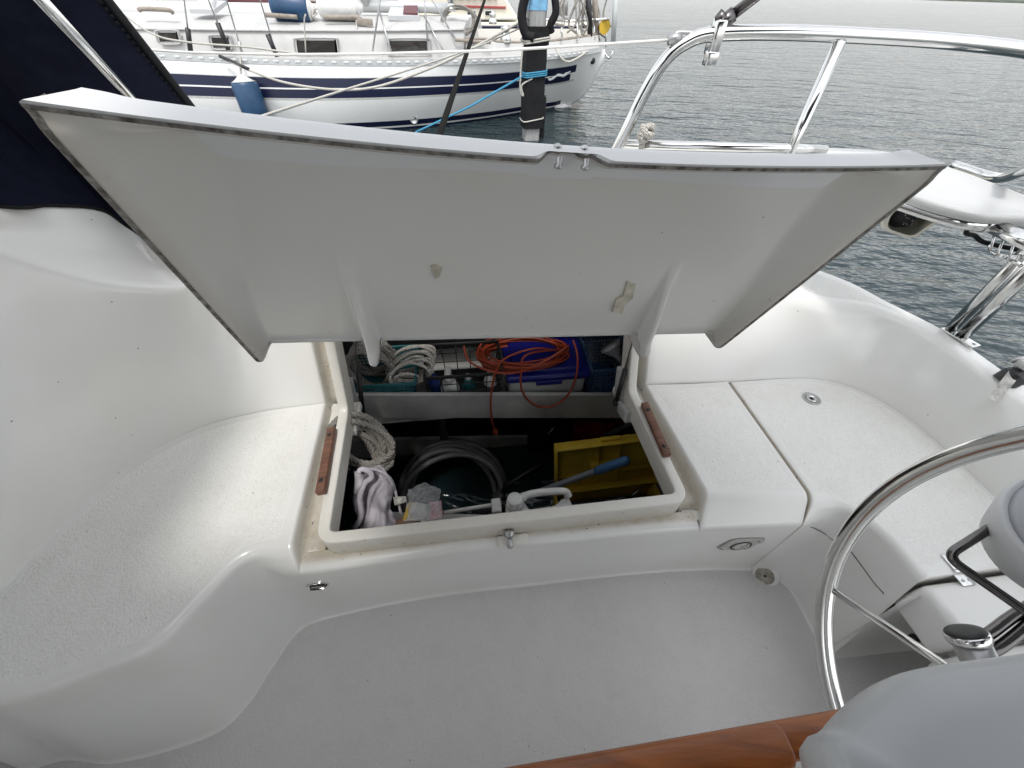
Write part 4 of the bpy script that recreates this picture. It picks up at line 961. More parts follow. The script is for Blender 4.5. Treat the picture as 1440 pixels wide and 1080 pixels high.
# ---- clear bag of small goods
pbg = empty('plastic_bag', pb(598, 712, .13), 'clear plastic bag of white, yellow and pink packets beside the lilac towel', 'bag')
PKT = simple('white_packet', (.62, .62, .60), .4, noise=.3, nscale=30); YEL = simple('yellow_print', (.50, .33, .05), .5); PNK = simple('pink_packet', (.60, .20, .26), .5, noise=.6, nscale=90, col2=(.65, .6, .6))
def packet(name, q, b, mat, dpt=.02): mb = MB(); mb.prism([pz(x, y, b) for x, y in q], vD*dpt*.5 - up*dpt); return mb.build(name, mat, pbg, smooth=False)
packet('packet', [(568, 733), (572, 708), (585, 706), (606, 710), (601, 732)], .255, PKT); packet('packet', [(600, 732), (603, 706), (620, 704), (622, 728)], .25, PNK)
packet('strip', [(566, 732), (574, 707), (580, 706), (572, 731)], .2575, YEL, .002)
txt = bpy.data.curves.new('numeral', 'FONT'); txt.body = '3'; txt.size = .022; txt.extrude = .0006; to = bpy.data.objects.new('tmp', txt); COL.objects.link(to)
dgm = bpy.context.evaluated_depsgraph_get(); me_ = bpy.data.meshes.new_from_object(to.evaluated_get(dgm)); bpy.data.objects.remove(to)
me_.materials.append(YEL); no = bpy.data.objects.new('numeral', me_); COL.objects.link(no)
no.matrix_world = Matrix.Translation(pz(574, 730, .259)) @ (Ru.to_4x4() @ Matrix.Rotation(rad(12), 4, 'X')); adopt(no, pbg)
FILM = simple('clear_film', (.62, .64, .66), .15, alpha=.26, spec=.9)
o = cloth('film', lambda u_, v_: pz(572+46*u_+4*wrink(v_, .3), 688+44*v_-7*math.sin(u_*3.1)*(1-v_)+3*wrink(u_, .2)*(1-v_), .275 + .014*wrink(u_*1.4, v_)) + up*.006*wrink(v_*1.3, u_*1.2), 24, 24, FILM, .001); adopt(o, pbg)
TAN = simple('tan_leather', (.22, .13, .09), .7, noise=.2)
o = MB().lathe([(.002, 0), (.022, .004), (.03, .03), (.028, .06), (.01, .075)], pz(557, 741, .22), uD + up*.1, 16).build('glove', TAN); tag(o, 'tan leather glove finger showing under the lilac towel', 'glove')
# care label on towel
o = MB().prism([pz(553, 699, .30), pz(571, 698, .30), pz(572, 706, .295), pz(555, 711, .295)], up*.001).build('care_label', LAB1, bpy.data.objects['towel'], smooth=False)
# ---- white jug lying on its side
jb = .29
jc = pz(752, 708, jb); jug = empty('jug', jc, 'white plastic jug with a round cap lying on its side behind the front rim', 'jug')
jl, jr = pz(712, 712, jb), pz(802, 697, jb); jd = (jr-jl).normalized(); jn = V((-jd.y, jd.x, 0)); LJ = (jr-jl).length
ol = [(0, -.035), (0, .020), (.012, .030), (.045, .030), (.06, .018), (.07, -.01), (LJ*.75, -.012), (LJ*.88, .006), (LJ, .008), (LJ+.006, -.035)]
q = MB().prism([jl + jd*x + jn*y - up*.02 for x, y in ol], -up*.07).build('body', WP, jug); md = q.modifiers.new('round', 'BEVEL'); md.width = .010; md.segments = 4; md.limit_method = 'ANGLE'
MB().tube(cat([jl + jd*.035 + jn*.012 - up*.012, jl + jd*.065 + jn*.022 + up*.004, jl + jd*LJ*.55 + jn*.024 + up*.006, jl + jd*LJ*.92 + jn*.016 + up*.004, jl + jd*(LJ-.004) + jn*.004 - up*.01], 6), [.014]*6+[.0115]*18+[.014]*1, 14).build('handle', WP, jug)
MB().lathe([(.026, -.03), (.026, -.006), (.023, -.004), (.023, .010), (.0205, .013), (.001, .013)], pz(724, 704, jb+.012), (cU*.75 - cF*.7), 26).build('cap', WP, jug)
o = MB().box(pz(698, 712, jb-.01), (.030, .045, .022), Ru, .004).build('packet', PKT); tag(o, 'small pale packet wedged left of the white jug', 'packet')
o = MB().tube([pz(618, 722, .22), pz(705, 708, .25)], .0065, 10).build('stick', WP); tag(o, 'thin white plastic stick lying behind the clear bag', 'stick')
# ---- pole with a blue grip
A, B = pb(748, 695, .30), pb(884, 646, .22); C_ = A.lerp(B, .70)
bh = empty('boat_hook', A.lerp(B, .5), 'grey boat hook pole with a blue grip resting across the yellow toolbox', 'boat hook')
MB().tube([A + (A-B)*.8, C_], .0115, 14).build('pole', simple('grey_pole', (.13, .14, .16), .4), bh)
MB().tube([C_, C_.lerp(B, .1), C_.lerp(B, .9), B], [.0125, .015, .0155, .011], 14).build('grip', simple('blue_grip', (.03, .10, .22), .55, bump=.4, bscale=300), bh)
o = MB().tube([pb(700, 690, .45), pb(782, 640, .60)], .012, 10).build('pole', BLACK); tag(o, 'black pole lying in the dark behind the grey boat hook', 'pole')
o = MB().tube([pb(850, 612, .66), pb(905, 588, .62)], .013, 10).build('pole', simple('dark_grey_pole', (.09, .085, .08), .5)); tag(o, 'dark grey pole slanting up in front of the red bag', 'pole')
# ---- yellow toolbox, lid open
YELLOW = simple('yellow_toolbox', (.66, .46, .04), .45, noise=.15, nscale=12)
h0, h1 = pb(780, 690, .40), pb(921, 672, .40); l0, l1 = pb(777, 622, .47), pb(921, 613, .47)
tbx = empty('toolbox', (h0+h1)/2, 'yellow plastic toolbox standing open with tools inside at the right of the locker', 'toolbox')
hu = (h1-h0).normalized(); hv = ((l0+l1)/2-(h0+h1)/2); hl = hv.length; hv = (hv - hu*hv.dot(hu)).normalized(); hn_ = hu.cross(hv)
if hn_.dot(CC-h0) < 0: hn_ = -hn_
HW = (h1-h0).length; lm = MB(); hc = (h0+h1)/2; Rl = Matrix((hu, hv, hn_)).transposed()
def lb(x0, x1, y0, y1, z0, z1, bev=.003): lm.box(hc + hu*(x0+x1)/2 + hv*(y0+y1)/2 + hn_*(z0+z1)/2, (x1-x0, y1-y0, z1-z0), Rl, bev)
w2 = HW/2
lb(-w2, w2, 0, hl, -.012, -.006); 
for x in (-w2, w2-.008): lb(x, x+.008, 0, hl, -.006, .04)
lb(-w2+.008, w2-.008, hl-.008, hl, -.006, .04); lb(-w2+.008, w2-.008, 0, .007, -.006, .03)
lb(-.045, -.041, .04, hl-.008, -.006, .018); lb(.045, .049, .04, hl-.008, -.006, .018)
lb(-.075, .07, hl*.38, hl*.55, -.006, .022, .005); lb(-w2+.02, w2-.02, hl*.30, hl*.315, -.006, .010); lb(-.04, .045, hl-.001, hl+.014, .0, .02, .004)
lm.build('lid', YELLOW, tbx)
for x in (-.035, .03): MB().lathe([(.007, 0), (.007, .0015)], hc + hu*x + hv*hl*.45 + hn_*.022, hn_, 12).build('hole', BLACK, tbx)
bt = MB(); td_ = -vD
fw0 = (h0+h1)/2; RB_ = Matrix.Rotation(math.atan2(hu.y, hu.x), 3, 'Z'); dp_ = .19; hz = .15
hvv = V((-hu.y, hu.x, 0)).normalized()
def bx_(x0, x1, y0, y1, z0, z1, bev=.003): bt.box(fw0 + hu*(x0+x1)/2 - hvv*(y0+y1)/2 + up*((z0+z1)/2), (x1-x0, y1-y0, z1-z0), RB_, bev)
bx_(-w2, w2, 0, .007, -hz, -.012); bx_(-w2, w2, dp_-.007, dp_, -hz, -.012); bx_(-w2, -w2+.007, .007, dp_-.007, -hz, -.012); bx_(w2-.007, w2, .007, dp_-.007, -hz, -.012); bx_(-w2+.007, w2-.007, .007, dp_-.007, -hz, -hz+.006)
bx_(-w2-.006, -w2, -.006, dp_+.006, -.03, -.012, .002); bx_(w2, w2+.006, -.006, dp_+.006, -.03, -.012, .002)
bt.build('tray', YELLOW, tbx)
GREEN = simple('green_grip', (.05, .16, .07), .5); GREYT = simple('grey_tool', (.35, .35, .36), .4, .8)
def tool(x, y, z, ang, L, mat1, mat2, nm, label, tilt=0):
    c = fw0 + hu*x - hvv*y + up*z; d = (hu*math.cos(ang) + hvv*math.sin(ang) + up*tilt).normalized(); r = empty(nm, c, label, nm.replace('_', ' '))
    MB().tube([c - d*L*.5, c - d*L*.44, c - d*L*.1, c], [.008, .0125, .0125, .008], 10).build('handle', mat1, r); MB().tube([c, c + d*L*.5], [.0045, .003], 8).build('shaft', mat2, r)
tool(-.02, .07, -.03, .1, .24, BLACK, GREYT, 'screwdriver', 'black-handled screwdriver at the back of the yellow toolbox tray')
tool(.05, .12, -.03, -.3, .20, GREEN, GREYT, 'screwdriver', 'green-handled screwdriver in the middle of the yellow toolbox tray', .1)
tool(-.10, .11, -.035, .2, .18, simple('orange_grip', (.40, .12, .02), .5), GREYT, 'screwdriver', 'orange-handled screwdriver at the left of the yellow toolbox tray')
tool(.11, .06, -.025, .5, .20, BLACK, GREYT, 'file', 'black-handled file at the right of the yellow toolbox tray', .1)
o = MB().box(fw0 + hu*.06 - hvv*.10 + up*-.05, (.12, .05, .03), RB_, .006).build('tape_measure', YELLOW); tag(o, 'yellow tool case lying among the screwdrivers in the toolbox', 'case')
o = MB().box(fw0 + hu*.13 - hvv*.12 + up*-.04, (.05, .04, .03), RB_ @ Matrix.Rotation(.4, 3, 'Z'), .006).build('packet', BLACK); tag(o, 'small black packet at the right front of the toolbox tray', 'packet')
m = MB().box(fw0 + hu*0 - hvv*.09 + up*(-hz+.03), (HW*.9, .15, .05), RB_, .01); tag(m.build('rag', fabric('grey_rag', (.12, .12, .11))), 'grey rag padding the bottom of the yellow toolbox', 'rag')
# ================================================================== the marina outside
def water_mat():
    m, nt, b = newmat('water'); L = nt.links; tc = N(nt, 'ShaderNodeTexCoord')
    b.inputs['Base Color'].default_value = (.015, .027, .031, 1); b.inputs['Roughness'].default_value = .09; b.inputs['IOR'].default_value = 1.33
    def noise(scale, detail, rot, sx, sy, dist=.3):
        mp = N(nt, 'ShaderNodeMapping'); mp.inputs['Scale'].default_value = (sx, sy, 1); mp.inputs['Rotation'].default_value = (0, 0, rot); L.new(tc.outputs['Object'], mp.inputs['Vector'])
        z = N(nt, 'ShaderNodeTexNoise', Scale=scale, Detail=detail, Roughness=.55, Distortion=dist); L.new(mp.outputs[0], z.inputs['Vector']); return z.outputs['Fac']
    a = noise(1.6, 4.0, rad(20), .55, 1.2); c = noise(5.0, 3.0, rad(-15), .6, 1.2); d = noise(.25, 2.0, rad(35), .6, 1)
    s1 = N(nt, 'ShaderNodeMath', operation='MULTIPLY_ADD'); L.new(c, s1.inputs[0]); s1.inputs[1].default_value = .28; L.new(a, s1.inputs[2])
    s2 = N(nt, 'ShaderNodeMath', operation='MULTIPLY_ADD'); L.new(d, s2.inputs[0]); s2.inputs[1].default_value = 1.7; L.new(s1.outputs[0], s2.inputs[2])
    bp = N(nt, 'ShaderNodeBump', Strength=1.0, Distance=.16); L.new(s2.outputs[0], bp.inputs['Height']); L.new(bp.outputs['Normal'], b.inputs['Normal'])
    return m
S = 1500
o = MB().add([(-S, -S, WATER), (S, -S, WATER), (S, S, WATER), (-S, S, WATER)], [(0, 1, 2, 3)]).build('water', water_mat(), smooth=False); tag(o, kind='structure')
# ---- neighbouring sailboat
DW = HC - WATER
HULLW = simple('white_hull', (.66, .665, .655), .3, noise=.06, nscale=2); NAVYP = simple('navy_paint', (.006, .009, .034), .35, spec=.3); DECKW = simple('white_deck', (.45, .447, .437), .5, noise=.08, nscale=4)
GREYR = simple('grey_rail', (.45, .45, .44), .45, noise=.2, nscale=30); ALU = simple('aluminium_toe_rail', (.55, .56, .56), .45, .6); GLASS = simple('dark_window', (.03, .027, .025), .12, noise=.3, nscale=5)
FRAME = simple('pale_window_frame', (.62, .63, .62), .4); WIRE = simple('wire', (.55, .55, .55), .35, .9); TEAKG = simple('grey_teak', (.30, .26, .22), .7, noise=.3, nscale=20)
nbt = empty('sailboat', (-2, 9, WATER), 'white sailboat with two navy stripes moored alongside beyond the piling', 'sailboat')
SK = [(-420, 66, .70), (60, 72, .64), (230, 80, .575), (330, 85, .55), (420, 88, .535), (520, 89, .53), (600, 88, .53), (680, 86.5, .53), (740, 83, .535), (800, 77.5, .555), (835, 72, .58), (851, 69, .60)]
WK = [(-420, 200), (60, 196), (230, 192), (330, 190), (420, 188), (520, 184), (600, 178), (680, 168), (740, 158), (787, 150), (822, 131), (849, 84)]
SP = [pz(*k) for k in SK]; WP_ = []
for k, (x, y) in enumerate(WK):
    if k <= 9: WP_.append(pz(x, y, WATER-.0))
    elif k == 10: WP_.append(pz(x, y, -.10))
    else: WP_.append(pz(x, y, .45))
for k in range(5): # hidden: straight down with a little tumblehome
    WP_[k] = V((SP[k].x+.05, SP[k].y - .05 + (.25 if k == 0 else 0), WATER))
SPf, WPf = cat(SP, 6), cat(WP_, 6); SKf = cat([V((k[0], 0, 0)) for k in SK], 6)
FR_ = [0, .055, .06, .065, .185, .195, .205, .315, .325, .345, .355, .455, .465, .50, .51, .6, .7, .8, .845, .85, .94, .945, .965, .97, 1.0, 1.06, 1.2]
def hullrow(i):
    s_, w_ = SPf[i], WPf[i]; out = []
    n_ = V((.15, -1, 0)); 
    for f in FR_:
        p = s_.lerp(w_, f); bulge = .10*math.sin(PI*min(1, f))*(1 if SKf[i].x < 700 else max(0.15, 1-(SKf[i].x-700)/170))
        p = p + n_*bulge
        if f > 1: p = w_ + V((0, .5*(f-1), -1.0*(f-1)*1.5 if SKf[i].x < 790 else -.05))
        out.append(p)
    return out
HROWS = rows = [hullrow(i) for i in range(len(SPf))]; HNC = len(FR_); mb = MB().grid(rows); nc = len(FR_); fm = []
for i in range(len(rows)-1):
    x = SKf[i].x
    for j in range(nc-1):
        f = (FR_[j]+FR_[j+1])/2; k = 0; endx = 812 - (f-.19)*30
        if x < endx and (.195 < f < .325 or .345 < f < .465): k = 1
        elif x < endx and .185 < f < .195: k = 2
        elif .465 < f < .50 and x < 812: k = 2
        elif (.85 < f < .94 or f > .97) and x < 792: k = 1
        fm.append(k)
hl_ = mb.build('hull', None, nbt, mats=[HULLW, NAVYP, GREYR], fm=fm)
# far side, deck and transom
axis = (SP[-1]-SP[2]); axis.z = 0; axis.normalize(); perp = V((-axis.y, axis.x, 0)); beam = lambda i: 2.9*(1 - smooth01(600, 870, SKf[i].x)*.62)*(1-.5*(1-smooth01(-420, 200, SKf[i].x)))
far = [p + perp*beam(i) for i, p in enumerate(SPf)]
dk = MB().grid([[p.lerp(q, t) + V((0, 0, .05*math.sin(PI*t)-.012)) for t in [k/8 for k in range(9)]] for p, q in zip(SPf, far)])
dk.build('deck', DECKW, nbt)
MB().grid([[far[i] + (q - SPf[i]) * 1.0 - perp*2*((q-SPf[i]).dot(perp)) for q in rows[i]] for i in range(len(rows))]).build('hull', HULLW, nbt)
e_ = rows[-1]; E2 = [far[-1] + (q-SPf[-1]) - perp*2*((q-SPf[-1]).dot(perp)) for q in e_]
MB().grid([[a.lerp(b, t) + axis*.12*math.sin(PI*t) for t in [k/8 for k in range(9)]] for a, b in zip(e_, E2)]).build('transom', HULLW, nbt)
# emblem: a waving line at the end of the stripe
def onhull(px_, f, out=.006):
    best = min(range(len(SPf)), key=lambda i: abs(SKf[i].x-px_)); j = best if SKf[best].x <= px_ else best-1; t = (px_-SKf[j].x)/(SKf[j+1].x-SKf[j].x)
    k = max(q for q in range(HNC-1) if FR_[q] <= f); u_ = (f-FR_[k])/(FR_[k+1]-FR_[k])
    a = HROWS[j][k].lerp(HROWS[j][k+1], u_); b = HROWS[j+1][k].lerp(HROWS[j+1][k+1], u_); return a.lerp(b, t) + V((.15, -1, 0))*out
MB().tube(cat([onhull(772, .335), onhull(774, .38), onhull(780, .365), onhull(786, .32), onhull(792, .33), onhull(796, .345), onhull(801, .31), onhull(806, .295)], 5), [.012]*4+[.02]*12+[.026]*14+[.012]*6, 6).build('emblem', HULLW, hl_)
# toe rail with slots
tr = MB(); tr.grid([[p + V((0, -.015, .045)), p + V((0, -.02, -.03))] for p in SPf[:-2]]); t_ = tr.build('toe_rail', ALU, nbt)
sl_ = MB(); acc = 0
for i in range(8, len(SPf)-8):
    a, b = SPf[i], SPf[i+1]; L_n = (b-a).length; n = max(1, round(L_n/.16))
    for k in range(n): sl_.box(a.lerp(b, k/n) + V((0, -.02, .010)), (.07, .012, .026), Matrix.Rotation(math.atan2((b-a).y, (b-a).x), 3, 'Z'), .004)
sl_.build('slots', HULLW, t_)
def nY(px_):
    i = min(range(len(SPf)), key=lambda i: abs(SKf[i].x-px_)); return SPf[i].y
def nb(px_, py_, off): return py(px_, py_, nY(px_) + off)
# coachroof
CX = [60, 160, 250, 350, 450, 550, 620, 652]
topY = [39, 40, 41, 42.5, 43, 43, 42, 41.5]; rows = []
for x, ty in zip(CX, topY):
    t = nb(x, ty, .62); b = V((t.x, t.y-.10, SP[4].z)); rows.append([b, b.lerp(t, .5), t, t + V((0, .02, .012)), t + V((.02, .25, .07)), t + V((.05, .55, .12)), t + V((.1, 1.1, .14)), t + V((.15, 1.7, .05)), t+V((.2, 1.75, -.4))])
CAB = rows; R2 = [cat([r[k] for r in rows], 4) for k in range(9)]; R2 = [[R2[k][i] for k in range(9)] for i in range(len(R2[0]))]
cab = MB().grid(R2); n0 = len(cab.v); last = R2[-1]; cab.grid([last, [p.lerp(V((last[4].x+.05, last[4].y, .5)), .0) + V((.06, 0, -.35 if k > 0 else 0)) for k, p in enumerate(last)]])
cab.build('cabin', DECKW, nbt)
MB().tube([r[2] + V((0, -.01, 0)) for r in R2], .022, 8, flat=.6).build('cabin_trim', GREYR, nbt)
def cabp(px_, py_, out=.0):
    # on the cabin side: between b and t of that column
    x = min(max(px_, CX[0]), CX[-1]); k = max(i for i in range(len(CX)-1) if CX[i] <= x); Y = (CAB[k][1].y*(CX[k+1]-x) + CAB[k+1][1].y*(x-CX[k]))/(CX[k+1]-CX[k]); return py(px_, py_, Y - out)
def window(x0, y0, x1, y1, skew=0):
    f = .014; c4 = lambda d, o: cat([cabp(x0-d, y0+d*.2, o), cabp(x0-d+ (x1-x0)*.1, y0-d, o), cabp(x1, y0-d, o), cabp(x1+d, y0+d*.3, o), cabp(x1+d+skew, y1-d*.2, o), cabp(x1+skew, y1+d, o), cabp(x0+2+skew, y1+d, o), cabp(x0-d+skew, y1-d*.2, o)], 3, True)
    w_ = MB().prism(c4(2.6, .05), V((0, .06, 0))).build('window', FRAME, nbt); MB().prism(c4(0, .062), V((0, .02, 0))).build('pane', GLASS, w_); autosmooth(w_)
    MB().tube(c4(3.4, .06), .010, 5, closed=True).build('frame_seal', GREYR, w_)
window(222, 46, 247, 58.5, 3); window(297, 53, 320, 66, 3); window(417, 57, 470, 74, 2); window(548, 57.5, 601, 74.5, 1)
def roofp(px_, py_, d=0.95): return py(px_, py_, nY(px_) + d)
def slabpx(name, q, d, h, mat, par, rnd=True):
    P = [roofp(x, y, d + dd) for x, y, dd in q]; 
    o = MB().prism(P, V((0, 0, h))).build(name, mat, par, smooth=False); return o
hatchm = simple('hatch_grey', (.45, .46, .47), .3); MAROON = simple('maroon_cover', (.10, .03, .035), .5)
h = slabpx('roof_hatch', [(268, 19, 0), (303, 20, 0), (320, 7, .45), (288, 5, .45)], .95, .05, hatchm, nbt); slabpx('dome', [(281, 14, .05), (302, 15, .05), (305, 4, .4), (288, 3, .4)], .95, .09, HULLW, h)
h = slabpx('roof_hatch', [(546, 29, 0), (590, 30, 0), (588, 18, .45), (550, 17, .45)], .95, .06, hatchm, nbt); slabpx('cover', [(568, 27, .05), (588, 27, .05), (588, 16, .4), (569, 16, .4)], .95, .075, MAROON, h)
for pts in ([(195, 14.5), (200, 12.5), (220, 13), (238, 14.5), (243, 18)], [(373, 21, 0), (390, 22, 0), (418, 24, 0)], [(455, 24), (480, 24.5), (500, 24), (508, 27)]):
    MB().tube(cat([roofp(p[0], p[1], .80) for p in pts], 4), .028, 8).build('grab_rail', TEAKG, nbt)
MB().box(roofp(513, 31, .72), (.24, .05, .08), None, .01).build('vent', TEAKG, nbt)
# cockpit coaming, wheel end and winches
ca = [nb(655, 56, .55), nb(690, 57, .55), nb(700, 60, .5), nb(745, 61, .5), nb(800, 56, .45), nb(842, 49, .35)]
top_ = cat(ca, 5); MB().grid([[p + V((0, -.06, -.32)), p + V((0, -.02, 0)), p + V((0, .12, .01)), p + V((0, .16, -.2))] for p in top_]).build('cockpit_coaming', DECKW, nbt)
MB().tube([p + V((0, .02, .015)) for p in top_], .03, 8, flat=.6).build('coaming_cap', TEAKG, nbt)
fc_ = cat([nb(665, 41, 1.6), nb(740, 41, 1.6), nb(800, 41, 1.3), nb(828, 41, .9), nb(838, 47, .6)], 5)
MB().grid([[p + V((0, 0, -.28)), p, p + V((0, .1, 0))] for p in fc_]).build('cockpit_coaming', simple('beige_shade', (.50, .48, .44), .6), nbt)
def winch(px_, py_, off, s_=1):
    c = nb(px_, py_, off); w_ = MB().lathe([(.085*s_, 0), (.08*s_, .05*s_), (.062*s_, .07*s_), (.058*s_, .13*s_), (.072*s_, .15*s_), (.07*s_, .165*s_), (.03*s_, .175*s_), (.03*s_, .20*s_), (.001, .20*s_)], c, up, 20).build('winch', STEEL, nbt)
winch(711, 59, .55, 1.15); winch(693, 34, 1.9, .9); winch(635, 16, .95, .9)
# rails, stanchions, shrouds and wires
def wire(pts, r, name='wire', mat=WIRE, par=nbt, n=6): return MB().tube(pts, r, n).build(name, mat, par)
for x, y0 in ((524, 84), (549, 83), (602, 83), (624, 82)): 
    b = nb(x, y0, .15)
sh = [((258, -8), (268, 72), .3, (264, 40)), ((290, -8), (321, 70), .3, (306, 32)), ((317, -6), (340, 73), .2, None), ((364, -6), (390, 80), .2, (376, 48))]
for a, b, off, cv_ in sh:
    B = nb(*b, off); Y = B.y; A = py(a[0], a[1], Y+.05); w_ = wire([A + (A-B)*2, B], .011, 'shroud')
    if cv_: C2 = py(*cv_, Y); MB().tube([C2, B], .034, 8).build('shroud_cover', BLACK, w_)
    else: MB().tube([B.lerp(A, .2), B], .02, 8).build('turnbuckle', STEEL_DULL, w_)
for a, b, off in (((535, -5), (524, 72), .3), ((533, 14), (550, 72), .3), ((597, 0), (602, 72), .3), ((596, 22), (624, 72), .3), ((605, -5), (640, 54), .5)):
    B = nb(*b, off); A = py(a[0], a[1], B.y+.3); wire([A + (A-B)*(1.5 if a[1] < 1 else 0), B], .013, 'mainsheet_leg', STEEL_DULL)
for y0, y1 in ((43, 46), (56, 60)): pass
MB().tube(cat([nb(640, 56, .5), nb(665, 58, .5), nb(690, 60, .45)], 4), .022, 8).build('rail', TEAKG, nbt)
# stern rail and its clutter
pr = MB(); zt = [nb(762, 27, 1.2), nb(800, 30, .9), nb(830, 28, .45), nb(857, 26.5, .2)]; pr.tube(cat(zt, 5), .02, 8)
for x, yb in ((790, 55), (812, 56), (836, 55), (852, 66)): pr.tube([nb(x, 27, .45), nb(x, yb, .35)], .016, 8)
pr.tube(cat([nb(848, 70, .1), nb(856, 82, 0), nb(862, 72, 0)], 3), .018, 6)
pr.build('stern_rail', STEEL, nbt)
st_ = nb(862, 62, .1); wire([st_, py(867, -20, st_.y)], .045, 'stern_post', simple('grey_post', (.45, .47, .47), .5))
cl = MB(); rr_ = random.Random(3)
for k in range(16):
    x = 772+rr_.uniform(0, 85); a = nb(x, rr_.uniform(-14, 2), .5); b = nb(x+rr_.uniform(-14, 14), rr_.uniform(28, 58), .4); md_ = a.lerp(b, .5) + V((rr_.uniform(-.2, .2), 0, -.1)); cl.tube(cat([a, md_, b], 6), rr_.choice([.012, .016, .02]), 6)
cl.build('stern_lines', ROPE_G, nbt)
for x0, x1, mat in ((836, 839, TEAKG), (827, 830, BLACK)): wire([nb(x0, -12, .4), nb(x1, 52, .4)], .05, 'furled_pole', mat)
MB().prism([nb(785, -10, .8), nb(800, -10, .8), nb(798, 22, .8), nb(784, 22, .8)], V((0, .05, 0))).build('pole_bracket', GREYR, nbt)
o = MB().prism(cat([nb(843, 36, .25), nb(849, 28, .25), nb(856, 27, .25), nb(858, 38, .25), nb(852, 48, .25), nb(845, 47, .25)], 4, True), V((0, .09, 0))).build('rescue_sling', simple('yellow_fabric', (.55, .36, .03), .6)); tag(o, 'yellow rescue sling hung on the stern rail of the striped sailboat', 'rescue sling'); autosmooth(o)
MB().tube(cat([nb(780, 66, .1), nb(790, 82, -.1), nb(800, 87, -.15), nb(815, 80, -.1), nb(828, 70, .05)], 5), .018, 6).build('loose_line', ROPE_W, nbt)
MB().lathe([(.07, -.02), (.07, .01), (.05, .02), (.04, .0)], onhull(583, .855), (.1, -1, 0), 14).build('skin_fitting', STEEL_DULL, nbt)
MB().lathe([(.05, -.02), (.05, .01), (.01, .01)], onhull(836, .22), (.1, -1, 0), 12).build('skin_fitting', BLACK, nbt)
# fenders
FB = simple('blue_fender', (.012, .055, .13), .4, noise=.2, nscale=8); FW = simple('white_fender', (.70, .70, .68), .45, noise=.15, nscale=14)
def fender(a, b, r, mat, label, capm=FW, body=(.12, 1)):
    A, B = a, b; d = B-A; L_ = d.length; ro = empty('fender', (A+B)/2, label, 'fender'); d = d/L_
    MB().lathe([(r*.35, L_*body[0]*.6), (r*.9, L_*body[0]), (r, L_*(body[0]+.05)), (r*1.02, L_*.5), (r, L_*.9), (r*.8, L_*.96), (r*.3, L_*1.0)], A, d, 24).build('body', mat, ro)
    MB().lathe([(r*.3, 0), (r*.32, L_*.03), (r*.6, L_*body[0]*.7), (r*.93, L_*body[0])], A, d, 20).build('end_cap', capm, ro)
    return ro
fa, fb2 = onhull(341, .14, .20), onhull(351, 1.0, .34); fb2 = onhull(341, .92, .24)
fd = fender(fa, fb2, .18, FB, 'long blue fender with a white top hanging against the hull of the striped sailboat')
MB().tube([fa, nb(338, 79, .0)], .012, 6).build('lanyard', ROPE_W, fd)
fender(roofp(443, 14, 1.0), roofp(380, 8, 1.0), .17, FB, 'thick blue fender lying on the cabin roof of the striped sailboat')
fender(roofp(510, 12, 1.0), roofp(446, 9, 1.0), .15, FW, 'white fender lying on the cabin roof next to the blue fender', FW)
ln = MB().tube(cat([roofp(446, 18, .95), roofp(440, 24, .9), roofp(441, 14, .95), roofp(449, 12, .95)], 4), .012, 6).tube(cat([cabp(430, 20, .1), cabp(428, 30, .1), cabp(430, 74, .1)], 4), .010, 6).tube(cat([roofp(500, 20, .9), roofp(502, 42, .62)], 4), .008, 6).build('fender_line', ROPE_W, nbt)
# boom, bundled sail
MB().tube([roofp(505, 9, 1.5), roofp(600, 10, 1.5), roofp(630, 13, 1.5)], .075, 12).build('boom', ALU, nbt)
MB().tube(cat([roofp(420, -2, 1.6), roofp(480, 4, 1.6), roofp(560, 6, 1.6), roofp(640, 4, 1.6)], 5), .016, 6).build('boom_line', ROPE_W, nbt)
cl = MB()
for l in skein(roofp(645, 28, .85), V((.28, 0, 0)), V((0, .08, .16)), V((0, 1, 0)), 6, .12, 20, .02, 5): cl.tube(l, .011, 5)
tag(cl.build('rope_coil', ROPE_G), 'grey rope coil hung at the aft end of the striped sailboat cabin', 'rope')
# ---- piling with black wrap
pt, pbm = py(757, -30, 7.37), pz(746, 197, WATER); 
pl_ = empty('piling', pbm, 'square timber mooring piling wrapped in black rubber with a light blue top', 'piling')
def pp_(y): return py(757 - (y/195)*11, y, 7.37)
TIM = wood('grey_timber', (.20, .20, .20), (.36, .36, .35), .8, 0, axis=2, scale=5); LB_ = simple('light_blue_paint', (.20, .45, .68), .6, noise=.3, nscale=12)
z_at = lambda y: pp_(y).z
cx, cy = pbm.x, 7.37
def col(name, z0, z1, sx, mat, rot=.25, jag=0):
    mb = MB(); n = 10; ro = []
    for k in range(n+1):
        z = z0+(z1-z0)*k/n; s_ = sx*(1+jag*math.sin(k*2.1)); ro.append([V((cx + (pt.x-pbm.x)*(z-WATER)/(pt.z-WATER), cy, z)) + Matrix.Rotation(rot, 3, 'Z') @ V((x*s_, y*s_, 0)) for x, y in ((-.8, -1), (.8, -1), (1, -.8), (1, .8), (.8, 1), (-.8, 1), (-1, .8), (-1, -.8))])
    return autosmooth(mb.grid(ro, cv=True).build(name, mat, pl_), 30)
col('timber', WATER-1.5, 2.6, .118, TIM); col('painted_top', z_at(14), 2.55, .122, LB_); col('rubber_wrap', z_at(178), z_at(36), .150, RUBBER, .25, .02); col('rubber_wrap', z_at(62), z_at(40), .165, RUBBER, .25, .01)
MB().box(V((cx+.17, cy+.05, z_at(165))), (.09, .2, .55), None, .02).build('rubber_flap', RUBBER, pl_)
